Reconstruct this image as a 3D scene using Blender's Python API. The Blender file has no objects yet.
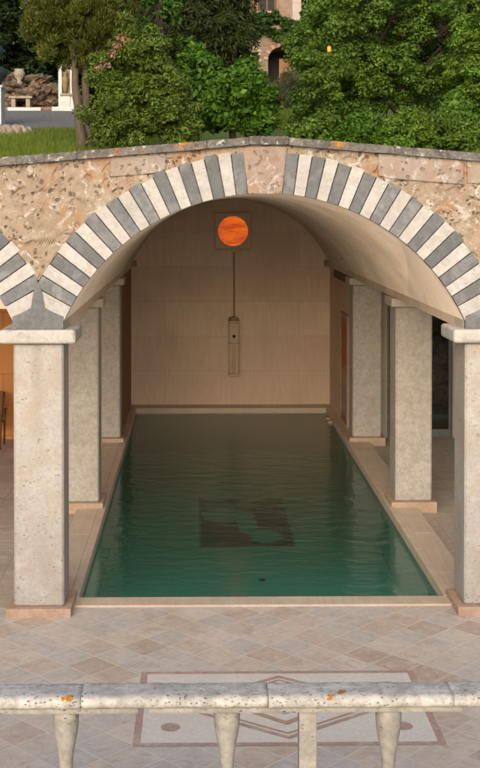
import bpy, bmesh, math, random
import numpy as np
from mathutils import Vector, Matrix, noise as mnoise

R = math.radians
PI = math.pi
S = bpy.context.scene
C = S.collection
rnd = random.Random(7)
rng = np.random.default_rng(7)

# ------------------------------------------------------------------ camera
cam_d = bpy.data.cameras.new('camera')
cam = bpy.data.objects.new('camera', cam_d)
C.objects.link(cam)
cam.location = (0, 0, 4.62)
cam_d.sensor_fit = 'HORIZONTAL'
cam_d.sensor_width = 36
cam_d.lens = 90
PITCH, YAW = 1.0, 0.8
cam.rotation_euler = (R(90 - PITCH), 0, R(-YAW))
cam_d.shift_x = 0.0526
cam_d.shift_y = -0.3293
cam_d.clip_start = 0.1
cam_d.clip_end = 600
S.camera = cam

# ------------------------------------------------------------------ light
SUN_EL, SUN_AZ = 23, 191      # azimuth clockwise from +Y: behind the camera, a little left
w = bpy.data.worlds.new('World')
S.world = w
w.use_nodes = True
nt = w.node_tree
bg = nt.nodes['Background']
sky = nt.nodes.new('ShaderNodeTexSky')
sky.sky_type = 'NISHITA'
sky.sun_disc = False
sky.sun_elevation = R(SUN_EL)
sky.sun_rotation = R(SUN_AZ)
sky.air_density = 1.0
sky.dust_density = 4.0
sky.ozone_density = 1.0
nt.links.new(sky.outputs[0], bg.inputs[0])
bg.inputs[1].default_value = 0.14
sd = bpy.data.lights.new('sun', 'SUN')
so = bpy.data.objects.new('sun', sd)
C.objects.link(so)
sd.energy = 1.4
sd.angle = R(60)
sd.color = (1.0, 0.94, 0.87)
dv = Vector((math.sin(R(SUN_AZ)) * math.cos(R(SUN_EL)), math.cos(R(SUN_AZ)) * math.cos(R(SUN_EL)), math.sin(R(SUN_EL))))
so.rotation_euler = dv.to_track_quat('Z', 'Y').to_euler()
so.location = dv * 60
S.view_settings.view_transform = 'Standard'
S.view_settings.look = 'None'
S.view_settings.exposure = 0.46
S.view_settings.gamma = 1.0
S.view_settings.use_curve_mapping = False
S.cycles.max_bounces = 10
S.cycles.diffuse_bounces = 8
S.cycles.transparent_max_bounces = 12


# ------------------------------------------------------------------ object helpers
def tag(o, label=None, cat=None, group=None, kind=None):
    if label: o['label'] = label
    if cat: o['category'] = cat
    if group: o['group'] = group
    if kind: o['kind'] = kind
    return o


def thing(name, loc, label, cat, group=None):
    o = bpy.data.objects.new(name, None)
    C.objects.link(o)
    o.empty_display_size = 0.2
    o.location = loc
    return tag(o, label, cat, group)


def wloc(o):
    v = Vector((0, 0, 0))
    while o:
        v += o.location
        o = o.parent
    return v


class MB:
    """collects geometry in world coordinates"""
    def __init__(self):
        self.v = []; self.f = []; self.m = []; self.s = []

    def add(self, vs, fs, mi=0, smooth=False):
        b = len(self.v)
        self.v.extend([tuple(p) for p in vs])
        for f in fs:
            self.f.append(tuple(i + b for i in f)); self.m.append(mi); self.s.append(smooth)
        return self

    def box(self, x0, x1, y0, y1, z0, z1, bevel=0.0, mi=0, seg=2, rot=0.0, rx=0.0):
        bm = bmesh.new()
        bmesh.ops.create_cube(bm, size=1)
        for v in bm.verts:
            v.co = Vector((v.co.x * (x1 - x0), v.co.y * (y1 - y0), v.co.z * (z1 - z0)))
        if bevel > 0:
            bmesh.ops.bevel(bm, geom=list(bm.edges), offset=bevel, segments=seg, profile=0.6, affect='EDGES')
        mt = Matrix.Translation(((x0 + x1) / 2, (y0 + y1) / 2, (z0 + z1) / 2)) @ Matrix.Rotation(rot, 4, 'Z') @ Matrix.Rotation(rx, 4, 'X')
        bm.transform(mt)
        bm.verts.index_update()
        self.add([v.co for v in bm.verts], [[v.index for v in f.verts] for f in bm.faces], mi)
        bm.free()
        return self

    def prism_xz(self, pts, y0, y1, mi=0, bevel=0.0):
        """outline in x,z extruded from y0 to y1"""
        n = len(pts)
        area = sum(pts[i][0] * pts[(i + 1) % n][1] - pts[(i + 1) % n][0] * pts[i][1] for i in range(n))
        if area < 0: pts = pts[::-1]
        bm = bmesh.new()
        a = [bm.verts.new((x, y0, z)) for x, z in pts]
        b = [bm.verts.new((x, y1, z)) for x, z in pts]
        front = bm.faces.new(a)
        bm.faces.new(b[::-1])
        for i in range(n):
            j = (i + 1) % n
            bm.faces.new((a[j], a[i], b[i], b[j]))
        if bevel > 0:
            bmesh.ops.bevel(bm, geom=list(front.edges), offset=bevel, segments=2, profile=0.5, affect='EDGES')
        bm.verts.index_update()
        self.add([v.co for v in bm.verts], [[v.index for v in f.verts] for f in bm.faces], mi)
        bm.free()
        return self

    def tube(self, pts, rad, n=8, mi=0, caps=True, smooth=True):
        pts = [Vector(p) for p in pts]
        if not hasattr(rad, '__len__'): rad = [rad] * len(pts)
        vs = []; fs = []
        for i, p in enumerate(pts):
            a = pts[max(0, i - 1)]; b = pts[min(len(pts) - 1, i + 1)]
            t = (b - a).normalized()
            ref = Vector((0, 0, 1)) if abs(t.z) < 0.9 else Vector((1, 0, 0))
            u = t.cross(ref).normalized(); w_ = t.cross(u)
            for k in range(n):
                an = 2 * PI * k / n
                vs.append(p + (u * math.cos(an) + w_ * math.sin(an)) * rad[i])
        for i in range(len(pts) - 1):
            for k in range(n):
                k2 = (k + 1) % n
                fs.append((i * n + k, i * n + k2, (i + 1) * n + k2, (i + 1) * n + k))
        if caps:
            fs.append(tuple(range(n))[::-1]); fs.append(tuple((len(pts) - 1) * n + k for k in range(n)))
        return self.add(vs, fs, mi, smooth)

    def lathe(self, prof, cx, cy, n=24, mi=0, smooth=True, sx=1, sy=1):
        vs = []; fs = []
        for r, z in prof:
            for k in range(n):
                an = 2 * PI * k / n
                vs.append((cx + math.cos(an) * r * sx, cy + math.sin(an) * r * sy, z))
        for i in range(len(prof) - 1):
            for k in range(n):
                k2 = (k + 1) % n
                fs.append((i * n + k, i * n + k2, (i + 1) * n + k2, (i + 1) * n + k))
        fs.append(tuple(range(n))[::-1]); fs.append(tuple((len(prof) - 1) * n + k for k in range(n)))
        return self.add(vs, fs, mi, smooth)

    def rock(self, c, r, seed=0, sub=3, mi=0, amp=0.35, smooth=True):
        bm = bmesh.new()
        bmesh.ops.create_icosphere(bm, subdivisions=sub, radius=1)
        for v in bm.verts:
            d = v.co.normalized()
            k = 1 + amp * mnoise.noise(d * 1.5 + Vector((seed * 3.1, 0, 7))) + amp * 0.4 * mnoise.noise(d * 4 + Vector((0, seed, 0)))
            v.co = Vector((c[0] + d.x * r[0] * k, c[1] + d.y * r[1] * k, c[2] + d.z * r[2] * k))
        bm.verts.index_update()
        self.add([v.co for v in bm.verts], [[v.index for v in f.verts] for f in bm.faces], mi, smooth)
        bm.free()
        return self

    def build(self, name, mats, parent=None, label=None):
        if not isinstance(mats, (list, tuple)): mats = [mats]
        o0 = wloc(parent) if parent else Vector((0, 0, 0))
        me = bpy.data.meshes.new(name)
        me.from_pydata([(x - o0.x, y - o0.y, z - o0.z) for x, y, z in self.v], [], self.f)
        for m in mats: me.materials.append(m)
        me.polygons.foreach_set('material_index', self.m)
        me.polygons.foreach_set('use_smooth', self.s)
        me.update()
        o = bpy.data.objects.new(name, me)
        C.objects.link(o)
        if parent: o.parent = parent
        if label: o['label'] = label
        return o


def np_mesh(name, V, F, mat, parent=None, smooth=False):
    """fast mesh from arrays; all faces with the same number of corners"""
    o0 = wloc(parent) if parent else Vector((0, 0, 0))
    V = np.asarray(V, dtype=np.float32) - np.array(o0, dtype=np.float32)
    F = np.asarray(F, dtype=np.int32)
    me = bpy.data.meshes.new(name)
    me.vertices.add(len(V)); me.vertices.foreach_set('co', V.ravel())
    k = F.shape[1]
    me.loops.add(F.size); me.loops.foreach_set('vertex_index', F.ravel())
    me.polygons.add(len(F))
    me.polygons.foreach_set('loop_start', np.arange(0, F.size, k, dtype=np.int32))
    me.polygons.foreach_set('use_smooth', np.full(len(F), smooth))
    me.materials.append(mat)
    me.update(calc_edges=True)
    o = bpy.data.objects.new(name, me)
    C.objects.link(o)
    if parent: o.parent = parent
    return o


# ------------------------------------------------------------------ material helpers
class NM:
    def __init__(self, name, rough=0.7, spec=0.3):
        self.m = bpy.data.materials.new(name)
        self.m.use_nodes = True
        self.t = self.m.node_tree
        self.b = self.t.nodes['Principled BSDF']
        self.b.inputs['Roughness'].default_value = rough
        self.b.inputs['Specular IOR Level'].default_value = spec
        g = self.n('ShaderNodeNewGeometry')
        self.geo = g
        self.P = g.outputs['Position']
        self.h = None

    def n(self, typ, **kw):
        nd = self.t.nodes.new(typ)
        for k, v in kw.items(): setattr(nd, k, v)
        return nd

    def link(self, a, b): self.t.links.new(a, b)

    def setin(self, nd, key, v):
        if hasattr(v, 'is_linked') or isinstance(v, bpy.types.NodeSocket): self.link(v, nd.inputs[key])
        else: nd.inputs[key].default_value = v

    def map(self, scale=(1, 1, 1), rot=(0, 0, 0), loc=(0, 0, 0), src=None):
        m = self.n('ShaderNodeMapping')
        self.link(src or self.P, m.inputs['Vector'])
        m.inputs['Scale'].default_value = scale
        m.inputs['Rotation'].default_value = rot
        m.inputs['Location'].default_value = loc
        return m.outputs[0]

    def noise(self, scale, detail=4, rough=0.55, src=None, dist=0.0, out='Fac'):
        nd = self.n('ShaderNodeTexNoise')
        self.link(src or self.P, nd.inputs['Vector'])
        nd.inputs['Scale'].default_value = scale
        nd.inputs['Detail'].default_value = detail
        nd.inputs['Roughness'].default_value = rough
        nd.inputs['Distortion'].default_value = dist
        return nd.outputs[out]

    def voro(self, scale, src=None, feature='F1', out='Distance', rand=1.0):
        nd = self.n('ShaderNodeTexVoronoi', feature=feature)
        self.link(src or self.P, nd.inputs['Vector'])
        nd.inputs['Scale'].default_value = scale
        nd.inputs['Randomness'].default_value = rand
        return nd.outputs[out]

    def ramp(self, fac, a, b, inv=False):
        nd = self.n('ShaderNodeMapRange', clamp=True)
        self.setin(nd, 'Value', fac)
        nd.inputs['From Min'].default_value = a
        nd.inputs['From Max'].default_value = b
        nd.inputs['To Min'].default_value = 1.0 if inv else 0.0
        nd.inputs['To Max'].default_value = 0.0 if inv else 1.0
        return nd.outputs[0]

    def math(self, op, a, b=0.0, c=0.0, clamp=False):
        nd = self.n('ShaderNodeMath', operation=op, use_clamp=clamp)
        for i, v in enumerate((a, b, c)):
            if isinstance(v, bpy.types.NodeSocket): self.link(v, nd.inputs[i])
            else: nd.inputs[i].default_value = v
        return nd.outputs[0]

    def mix(self, fac, a, b, mode='MIX'):
        nd = self.n('ShaderNodeMix', data_type='RGBA', blend_type=mode)
        def st(sock, v):
            if isinstance(v, bpy.types.NodeSocket): self.link(v, sock)
            elif isinstance(v, (int, float)): sock.default_value = v
            else: sock.default_value = tuple(v) + (1,) * (4 - len(v))
        st(nd.inputs[0], fac); st(nd.inputs[6], a); st(nd.inputs[7], b)
        return nd.outputs[2]

    def sep(self, src=None):
        s = self.n('ShaderNodeSeparateXYZ')
        self.link(src or self.P, s.inputs[0])
        return s.outputs

    def comb(self, x, y, z):
        s = self.n('ShaderNodeCombineXYZ')
        for i, v in enumerate((x, y, z)):
            if isinstance(v, bpy.types.NodeSocket): self.link(v, s.inputs[i])
            else: s.inputs[i].default_value = v
        return s.outputs[0]

    def white(self, vec, out='Value'):
        s = self.n('ShaderNodeTexWhiteNoise', noise_dimensions='3D')
        self.link(vec, s.inputs['Vector'])
        return s.outputs[out]

    def color(self, c):
        if isinstance(c, bpy.types.NodeSocket): self.link(c, self.b.inputs['Base Color'])
        else: self.b.inputs['Base Color'].default_value = tuple(c) + (1,)

    def bump(self, h, strength=0.5, dist=0.02):
        nd = self.n('ShaderNodeBump')
        nd.inputs['Strength'].default_value = strength
        nd.inputs['Distance'].default_value = dist
        self.link(h, nd.inputs['Height'])
        if self.h: self.link(self.h, nd.inputs['Normal'])
        self.h = nd.outputs[0]
        self.link(self.h, self.b.inputs['Normal'])


def plain(name, c, rough=0.6, metal=0.0, spec=0.3):
    k = NM(name, rough, spec)
    n1 = k.noise(6, 4)
    k.color(k.mix(k.ramp(n1, 0.3, 0.7), [x * 0.85 for x in c], [min(1, x * 1.12) for x in c]))
    k.b.inputs['Metallic'].default_value = metal
    return k.m


def travertine(name, c1, c2, pit=0.5, pitscale=26, stain=None, grain=(1, 1, 1), bump=0.5, rough=0.65, speck=None, streak=False, isl=0.0, mot=0.0, patch=(0.52, 0.66), pits_at=(0.48, 0.62)):
    """pitted stone: two tones, elongated dark pits, optional stains"""
    k = NM(name, rough)
    big = k.noise(2.2, 6, 0.6)
    fine = k.noise(22, 5, 0.65, src=k.map(grain))
    col = k.mix(k.ramp(big, 0.32, 0.68), c1, c2)
    col = k.mix(k.ramp(fine, 0.25, 0.75), col, k.mix(0.5, col, [x * 0.62 for x in c1]))
    if mot:
        mm = k.ramp(k.noise(11, 8, 0.78), 0.44, 0.60)
        col = k.mix(k.math('MULTIPLY', mm, mot), col, [x * 0.5 for x in c1])
    if stain:
        st = k.ramp(k.noise(3.2, 7, 0.65, dist=0.6), *patch)
        col = k.mix(k.math('MULTIPLY', st, 0.7), col, stain)
    if isl: col = k.mix(k.math('MULTIPLY', k.geo.outputs['Random Per Island'], isl), col, [x * 0.62 for x in c1])
    wv = k.n('ShaderNodeMix', data_type='VECTOR'); wv.inputs[0].default_value = 0.9 / pitscale
    k.link(k.map((1, 1, 1.8)), wv.inputs[4]); k.link(k.noise(pitscale * 0.8, 3, out='Color'), wv.inputs[5])
    v = k.voro(pitscale, src=wv.outputs[1])
    area = k.ramp(k.noise(5, 4, 0.6), *pits_at)
    pm = k.math('MULTIPLY', k.ramp(v, 0.12, 0.24, inv=True), area)
    col = k.mix(k.math('MULTIPLY', pm, pit), col, [x * 0.28 for x in c1])
    if speck:
        sv = k.math('MULTIPLY', k.ramp(k.noise(60, 4, 0.7, src=k.map((0.75, 1, 1.3)), dist=0.5), 0.60, 0.70), k.ramp(k.noise(7, 4, 0.65), 0.42, 0.60))
        col = k.mix(k.math('MULTIPLY', sv, speck), col, (0.085, 0.078, 0.07))
    if streak:     # rain streaks running down from the capitals
        sx = k.sep()
        dx = k.math('ABSOLUTE', k.math('SUBTRACT', k.math('ABSOLUTE', k.math('SUBTRACT', sx[0], 0.75)), 2.55))
        sn = k.math('MULTIPLY', k.math('SUBTRACT', k.noise(7, 5, 0.65, src=k.map((1, 1, 0.25))), 0.5), 0.22)
        band = k.ramp(k.math('ADD', dx, sn), 0.02, 0.10, inv=True)
        band = k.math('MULTIPLY', band, k.ramp(sx[2], 1.5, 3.0))
        col = k.mix(k.math('MULTIPLY', band, 0.55), col, (0.27, 0.245, 0.20))
    k.color(col)
    h = k.math('SUBTRACT', k.math('MULTIPLY', fine, 0.35), pm)
    k.bump(h, bump, 0.012)
    return k.m


MAT = {}
MAT['column_out'] = travertine('weathered_travertine', (0.39, 0.36, 0.33), (0.51, 0.48, 0.45), pit=0.6, pitscale=17, patch=(0.44, 0.66), pits_at=(0.42, 0.58), stain=(0.36, 0.295, 0.235), speck=0.3, streak=True, mot=0.12)
MAT['column_in'] = travertine('grey_travertine', (0.45, 0.405, 0.36), (0.56, 0.515, 0.465), pit=0.6, pitscale=20, stain=(0.36, 0.32, 0.26), speck=0.5, rough=0.7, mot=0.3)
MAT['capital'] = travertine('capital_stone', (0.44, 0.41, 0.37), (0.60, 0.575, 0.535), pit=0.6, stain=(0.20, 0.19, 0.18), speck=0.4)
MAT['impost'] = travertine('impost_stone', (0.52, 0.44, 0.34), (0.6, 0.52, 0.42), pit=0.4)
MAT['plinth'] = travertine('plinth_marble', (0.44, 0.29, 0.205), (0.54, 0.405, 0.32), pit=0.6, pitscale=18, stain=(0.30, 0.21, 0.15))
MAT['plinth_in'] = travertine('inner_plinth_stone', (0.44, 0.31, 0.215), (0.55, 0.42, 0.31), pit=0.5, stain=(0.40, 0.25, 0.15))
MAT['coping_pool'] = travertine('pool_edge_travertine', (0.55, 0.435, 0.33), (0.66, 0.55, 0.44), pit=0.3, grain=(1, 0.1, 6), rough=0.5)
MAT['white_marble'] = travertine('white_voussoir_marble', (0.49, 0.465, 0.435), (0.59, 0.57, 0.54), pit=0.6, pitscale=22, stain=(0.44, 0.39, 0.34), speck=0.3, isl=0.4, mot=0.32)
MAT['grey_marble'] = travertine('grey_voussoir_marble', (0.155, 0.16, 0.165), (0.25, 0.255, 0.26), pit=0.4, pitscale=24, stain=(0.34, 0.33, 0.32), isl=0.6, mot=0.4)
MAT['rail'] = travertine('handrail_stone', (0.45, 0.42, 0.38), (0.60, 0.575, 0.535), pit=0.55, pitscale=44, pits_at=(0.42, 0.6), stain=(0.33, 0.32, 0.305), speck=1.0, bump=0.9, mot=0.6)


def lichen_stone(name, c1, c2, lichen_amt=0.575):
    k = NM(name, 0.9, 0.15)
    big = k.noise(9, 8, 0.75)
    fine = k.noise(38, 5, 0.7)
    col = k.mix(k.ramp(big, 0.40, 0.60), c1, c2)
    col = k.mix(k.ramp(fine, 0.35, 0.7), k.mix(0.55, col, (0.05, 0.045, 0.04)), col)
    pale = k.ramp(k.voro(9), 0.2, 0.11)
    pale = k.math('MULTIPLY', k.ramp(k.noise(11, 3), 0.6, 0.66), 1.0)
    col = k.mix(k.math('MULTIPLY', pale, 0.75), col, (0.50, 0.48, 0.45))
    sep = k.sep(k.geo.outputs['Normal'])
    lich = k.math('MULTIPLY', k.ramp(k.noise(2.3, 5, 0.7), lichen_amt, lichen_amt + 0.05), k.ramp(k.noise(22, 5, 0.75), 0.45, 0.56))
    col = k.mix(lich, col, (0.50, 0.21, 0.025))
    k.color(col)
    k.bump(k.math('ADD', big, k.math('MULTIPLY', fine, 0.6)), 0.7, 0.02)
    return k.m


MAT['coping'] = lichen_stone('lichened_coping_stone', (0.12, 0.11, 0.10), (0.29, 0.265, 0.24))


def spandrel_mat(name, c1, c2, crust, pit_strength=0.85, grey=0.0):
    k = NM(name, 0.92, 0.1)
    w1 = k.noise(4.2, 8, 0.68, dist=0.8)
    w2 = k.noise(13, 7, 0.7, dist=0.4)
    col = k.mix(k.ramp(w1, 0.36, 0.62), c1, c2)
    col = k.mix(k.ramp(w2, 0.44, 0.64), col, k.mix(0.5, col, c2))
    # warm ochre blotches and white lime crust
    col = k.mix(k.math('MULTIPLY', k.ramp(k.noise(2.6, 6, 0.62, src=k.map(loc=(3, 1, 8))), 0.52, 0.66), 0.75), col, (0.36, 0.205, 0.105))
    cr = k.ramp(k.noise(5.5, 9, 0.75, src=k.map(loc=(9, 2, 1)), dist=1.2), 0.545, 0.61)
    col = k.mix(k.math('MULTIPLY', cr, 0.85), col, crust)
    # cavities
    nsrc = k.n('ShaderNodeMix', data_type='VECTOR')
    nsrc.inputs[0].default_value = 0.12
    k.link(k.P, nsrc.inputs[4])
    k.link(k.noise(9, 3, out='Color'), nsrc.inputs[5])
    v = k.voro(15, src=nsrc.outputs[1])
    pits = k.math('MULTIPLY', k.ramp(v, 0.22, 0.31, inv=True), k.ramp(k.noise(3.4, 4, 0.6, src=k.map(loc=(1, 5, 2))), 0.44, 0.52))
    fine = k.ramp(k.noise(46, 4, 0.7), 0.30, 0.42, inv=True)
    col = k.mix(k.math('MULTIPLY', pits, pit_strength), col, (0.13, 0.085, 0.055))
    col = k.mix(k.math('MULTIPLY', fine, 0.45), col, (0.2, 0.13, 0.09))
    if grey: col = k.mix(grey, col, (0.36, 0.33, 0.31))
    k.color(col)
    h = k.math('ADD', k.math('MULTIPLY', w1, 1.2), k.math('SUBTRACT', k.math('MULTIPLY', w2, 0.6), pits))
    k.bump(h, 0.7, 0.035)
    return k.m


MAT['spandrel'] = spandrel_mat('rough_spandrel_stone', (0.285, 0.215, 0.15), (0.385, 0.31, 0.235), (0.57, 0.53, 0.49))
MAT['slab'] = spandrel_mat('rough_slab_stone', (0.27, 0.215, 0.17), (0.37, 0.305, 0.25), (0.55, 0.50, 0.45), 0.7, 0.25)
MAT['keystone'] = spandrel_mat('keystone_breccia', (0.27, 0.185, 0.14), (0.37, 0.28, 0.22), (0.58, 0.51, 0.46), 0.4, 0.15)


def plaster(name, c, var=0.12, streak=0.0):
    k = NM(name, 0.85, 0.15)
    n1 = k.noise(1.3, 7, 0.62, src=k.map((1, 0.6, 1)))
    n2 = k.noise(14, 5, 0.65)
    col = k.mix(k.ramp(n1, 0.3, 0.7), [x * (1 - var) for x in c], [min(1, x * (1 + var)) for x in c])
    col = k.mix(k.math('MULTIPLY', k.ramp(n2, 0.5, 0.75), 0.35), col, [x * 0.7 for x in c])
    wv = k.n('ShaderNodeMix', data_type='VECTOR'); wv.inputs[0].default_value = 0.25
    k.link(k.P, wv.inputs[4]); k.link(k.noise(1.5, 5, 0.6, out='Color'), wv.inputs[5])
    ck = k.math('MULTIPLY', k.ramp(k.voro(0.9, src=wv.outputs[1], feature='DISTANCE_TO_EDGE'), 0.004, 0.016, inv=True), k.ramp(k.noise(0.8, 2), 0.5, 0.6))
    col = k.mix(k.math('MULTIPLY', ck, 0.5), col, [x * 0.45 for x in c])
    damp = k.ramp(k.noise(0.7, 6, 0.65, src=k.map(loc=(4, 4, 4)), dist=0.7), 0.52, 0.66)
    col = k.mix(k.math('MULTIPLY', damp, 0.35), col, [x * 0.72 for x in c])
    k.color(col)
    k.bump(k.math('SUBTRACT', k.math('ADD', n1, k.math('MULTIPLY', n2, 0.3)), ck), 0.35, 0.02)
    return k.m


MAT['vault'] = plaster('vault_plaster', (0.66, 0.55, 0.445), 0.16)
MAT['dark_plaster'] = plaster('aisle_plaster', (0.30, 0.25, 0.20))
MAT['orange_plaster'] = None


def block_wall(name, c1, c2, bw, bh, axis='x', grain=0.5, joint=(0.2, 0.14, 0.09), mort=0.005):
    k = NM(name, 0.7, 0.2)
    s = k.sep()
    u = s[0] if axis == 'x' else s[1]
    vec = k.comb(u, s[2], 0.0)
    br = k.n('ShaderNodeTexBrick')
    k.link(vec, br.inputs['Vector'])
    br.offset = 0.5
    br.inputs['Scale'].default_value = 1.0
    br.inputs['Brick Width'].default_value = bw
    br.inputs['Row Height'].default_value = bh
    br.inputs['Mortar Size'].default_value = mort
    br.inputs['Mortar Smooth'].default_value = 0.5
    br.inputs['Color1'].default_value = tuple(c1) + (1,)
    br.inputs['Color2'].default_value = tuple(c2) + (1,)
    br.inputs['Mortar'].default_value = tuple(joint) + (1,)
    g = k.noise(7, 6, 0.7, src=k.map((3.0, 3.0, 0.35)))
    b = k.noise(1.4, 5, 0.6)
    col = k.mix(k.math('MULTIPLY', k.ramp(g, 0.35, 0.7), grain), br.outputs['Color'], [x * 0.66 for x in c1])
    col = k.mix(k.math('MULTIPLY', k.ramp(b, 0.45, 0.7), 0.35), col, [x * 0.7 for x in c1])
    k.color(col)
    k.bump(k.math('SUBTRACT', k.math('MULTIPLY', g, 0.3), br.outputs['Fac']), 0.35, 0.012)
    return k.m


MAT['back_wall'] = block_wall('travertine_block_wall', (0.68, 0.52, 0.395), (0.76, 0.61, 0.475), 1.55, 0.80, grain=0.35, joint=(0.48, 0.36, 0.27), mort=0.005)
MAT['orange_wall'] = block_wall('terracotta_block_wall', (0.74, 0.34, 0.12), (0.68, 0.30, 0.10), 1.3, 0.62, grain=0.35, joint=(0.2, 0.08, 0.03))
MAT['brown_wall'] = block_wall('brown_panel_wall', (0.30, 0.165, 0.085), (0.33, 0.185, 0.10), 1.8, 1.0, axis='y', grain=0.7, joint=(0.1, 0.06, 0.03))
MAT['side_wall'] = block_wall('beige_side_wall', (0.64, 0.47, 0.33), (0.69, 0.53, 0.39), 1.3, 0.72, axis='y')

# --- paving: diagonal marble tiles, each with its own tone
def tile_mat(name, side, tones, joint, rot=45, loc=(0.11, 0.07, 0), rough=0.55):
    k = NM(name, rough, 0.35)
    mp = k.map(scale=(1 / side, 1 / side, 0), rot=(0, 0, R(rot)), loc=loc)
    fl = k.n('ShaderNodeVectorMath', operation='FLOOR'); k.link(mp, fl.inputs[0])
    fr = k.n('ShaderNodeVectorMath', operation='FRACTION'); k.link(mp, fr.inputs[0])
    s = k.sep(fr.outputs[0])
    def edge(a):
        return k.math('MINIMUM', a, k.math('SUBTRACT', 1.0, a))
    ed = k.math('MINIMUM', edge(s[0]), edge(s[1]))
    rv = k.white(fl.outputs[0])
    cr = k.n('ShaderNodeValToRGB')
    k.link(rv, cr.inputs[0])
    cr.color_ramp.interpolation = 'CONSTANT'
    els = cr.color_ramp.elements
    for i, c in enumerate(tones):
        e = els[i] if i < 2 else els.new(0.5)
        e.position = i / len(tones)
        e.color = tuple(c) + (1,)
    # veining differs per tile
    off = k.n('ShaderNodeVectorMath', operation='MULTIPLY_ADD')
    k.link(fl.outputs[0], off.inputs[0]); off.inputs[1].default_value = (3.7, 5.1, 1); k.link(k.P, off.inputs[2])
    vein = k.noise(5.5, 8, 0.7, src=off.outputs[0], dist=1.5)
    mott = k.noise(16, 5, 0.7, src=off.outputs[0])
    base = cr.outputs[0]
    col = k.mix(k.math('MULTIPLY', k.ramp(vein, 0.5, 0.66), 0.5), base, (0.69, 0.62, 0.55))
    col = k.mix(k.math('MULTIPLY', k.ramp(vein, 0.36, 0.47, inv=True), 0.5), col, (0.38, 0.25, 0.19))
    col = k.mix(k.math('MULTIPLY', k.ramp(mott, 0.48, 0.68), 0.3), col, (0.36, 0.27, 0.22))
    worn = k.noise(0.9, 5, 0.6)
    dirt = k.ramp(k.noise(1.7, 7, 0.7, src=k.map(loc=(7, 3, 0)), dist=0.8), 0.5, 0.64)
    col = k.mix(k.math('MULTIPLY', dirt, 0.35), col, (0.37, 0.285, 0.22))
    col = k.mix(k.math('MULTIPLY', k.ramp(worn, 0.45, 0.7), 0.4), col, (0.60, 0.51, 0.43))
    col = k.mix(k.math('MULTIPLY', k.ramp(ed, 0.010, 0.024, inv=True), 0.8), col, joint)
    k.color(col)
    k.bump(k.math('ADD', k.math('MULTIPLY', k.ramp(ed, 0.0, 0.025), 0.6), k.math('MULTIPLY', mott, 0.15)), 0.3, 0.006)
    return k.m


MAT['paving'] = tile_mat('diagonal_marble_paving', 0.36,
                         [(0.58, 0.50, 0.425), (0.52, 0.42, 0.345), (0.60, 0.53, 0.465), (0.46, 0.36, 0.29), (0.54, 0.48, 0.425), (0.50, 0.465, 0.43), (0.60, 0.515, 0.435), (0.50, 0.40, 0.325), (0.56, 0.48, 0.40), (0.46, 0.37, 0.305)],
                         (0.66, 0.59, 0.52))
MAT['aisle_floor'] = tile_mat('aisle_stone_floor', 0.6, [(0.40, 0.34, 0.285), (0.36, 0.31, 0.26), (0.43, 0.37, 0.31)], (0.33, 0.27, 0.21), rot=0)
MAT['inlay_white'] = travertine('inlay_white_marble', (0.68, 0.62, 0.55), (0.75, 0.70, 0.64), pit=0.15)
MAT['inlay_red'] = travertine('inlay_red_marble', (0.43, 0.29, 0.24), (0.53, 0.39, 0.33), pit=0.2, stain=(0.56, 0.44, 0.36), mot=0.3)
MAT['inlay_tan'] = travertine('inlay_tan_marble', (0.44, 0.29, 0.19), (0.50, 0.36, 0.26), pit=0.2)

# --- water: a clear tinted sheet with small ripples
def water_mat():
    m = bpy.data.materials.new('pool_water'); m.use_nodes = True
    t = m.node_tree; t.nodes.clear()
    out = t.nodes.new('ShaderNodeOutputMaterial')
    tr = t.nodes.new('ShaderNodeBsdfTransparent'); tr.inputs[0].default_value = (0.76, 0.97, 0.94, 1)
    gl = t.nodes.new('ShaderNodeBsdfGlossy'); gl.inputs['Roughness'].default_value = 0.10
    gl.inputs[0].default_value = (1, 1, 1, 1)
    fr = t.nodes.new('ShaderNodeFresnel'); fr.inputs[0].default_value = 1.333
    mx = t.nodes.new('ShaderNodeMixShader')
    g = t.nodes.new('ShaderNodeNewGeometry')
    mp = t.nodes.new('ShaderNodeMapping'); mp.inputs['Scale'].default_value = (0.7, 1.5, 1)
    n = t.nodes.new('ShaderNodeTexNoise'); n.inputs['Scale'].default_value = 3.2; n.inputs['Detail'].default_value = 4; n.inputs['Distortion'].default_value = 0.6
    b = t.nodes.new('ShaderNodeBump'); b.inputs['Strength'].default_value = 0.5; b.inputs['Distance'].default_value = 0.03
    L = t.links.new
    L(g.outputs['Position'], mp.inputs[0]); L(mp.outputs[0], n.inputs['Vector']); L(n.outputs['Fac'], b.inputs['Height'])
    L(b.outputs[0], gl.inputs['Normal']); L(b.outputs[0], fr.inputs['Normal'])
    df = t.nodes.new('ShaderNodeBsdfDiffuse'); df.inputs[0].default_value = (0.06, 0.30, 0.26, 1)
    m0 = t.nodes.new('ShaderNodeMixShader'); m0.inputs[0].default_value = 0.10
    L(tr.outputs[0], m0.inputs[1]); L(df.outputs[0], m0.inputs[2])
    L(fr.outputs[0], mx.inputs[0]); L(m0.outputs[0], mx.inputs[1]); L(gl.outputs[0], mx.inputs[2]); L(mx.outputs[0], out.inputs[0])
    return m


MAT['water'] = water_mat()


def basin_mat():
    k = NM('green_pool_mosaic', 0.4, 0.3)
    n1 = k.noise(0.8, 5, 0.6)
    n2 = k.noise(30, 2)
    col = k.mix(k.ramp(n1, 0.3, 0.7), (0.19, 0.60, 0.51), (0.24, 0.68, 0.59))
    col = k.mix(k.math('MULTIPLY', k.ramp(n2, 0.45, 0.6), 0.25), col, (0.12, 0.45, 0.36))
    k.color(col)
    return k.m


MAT['basin'] = basin_mat()

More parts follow.
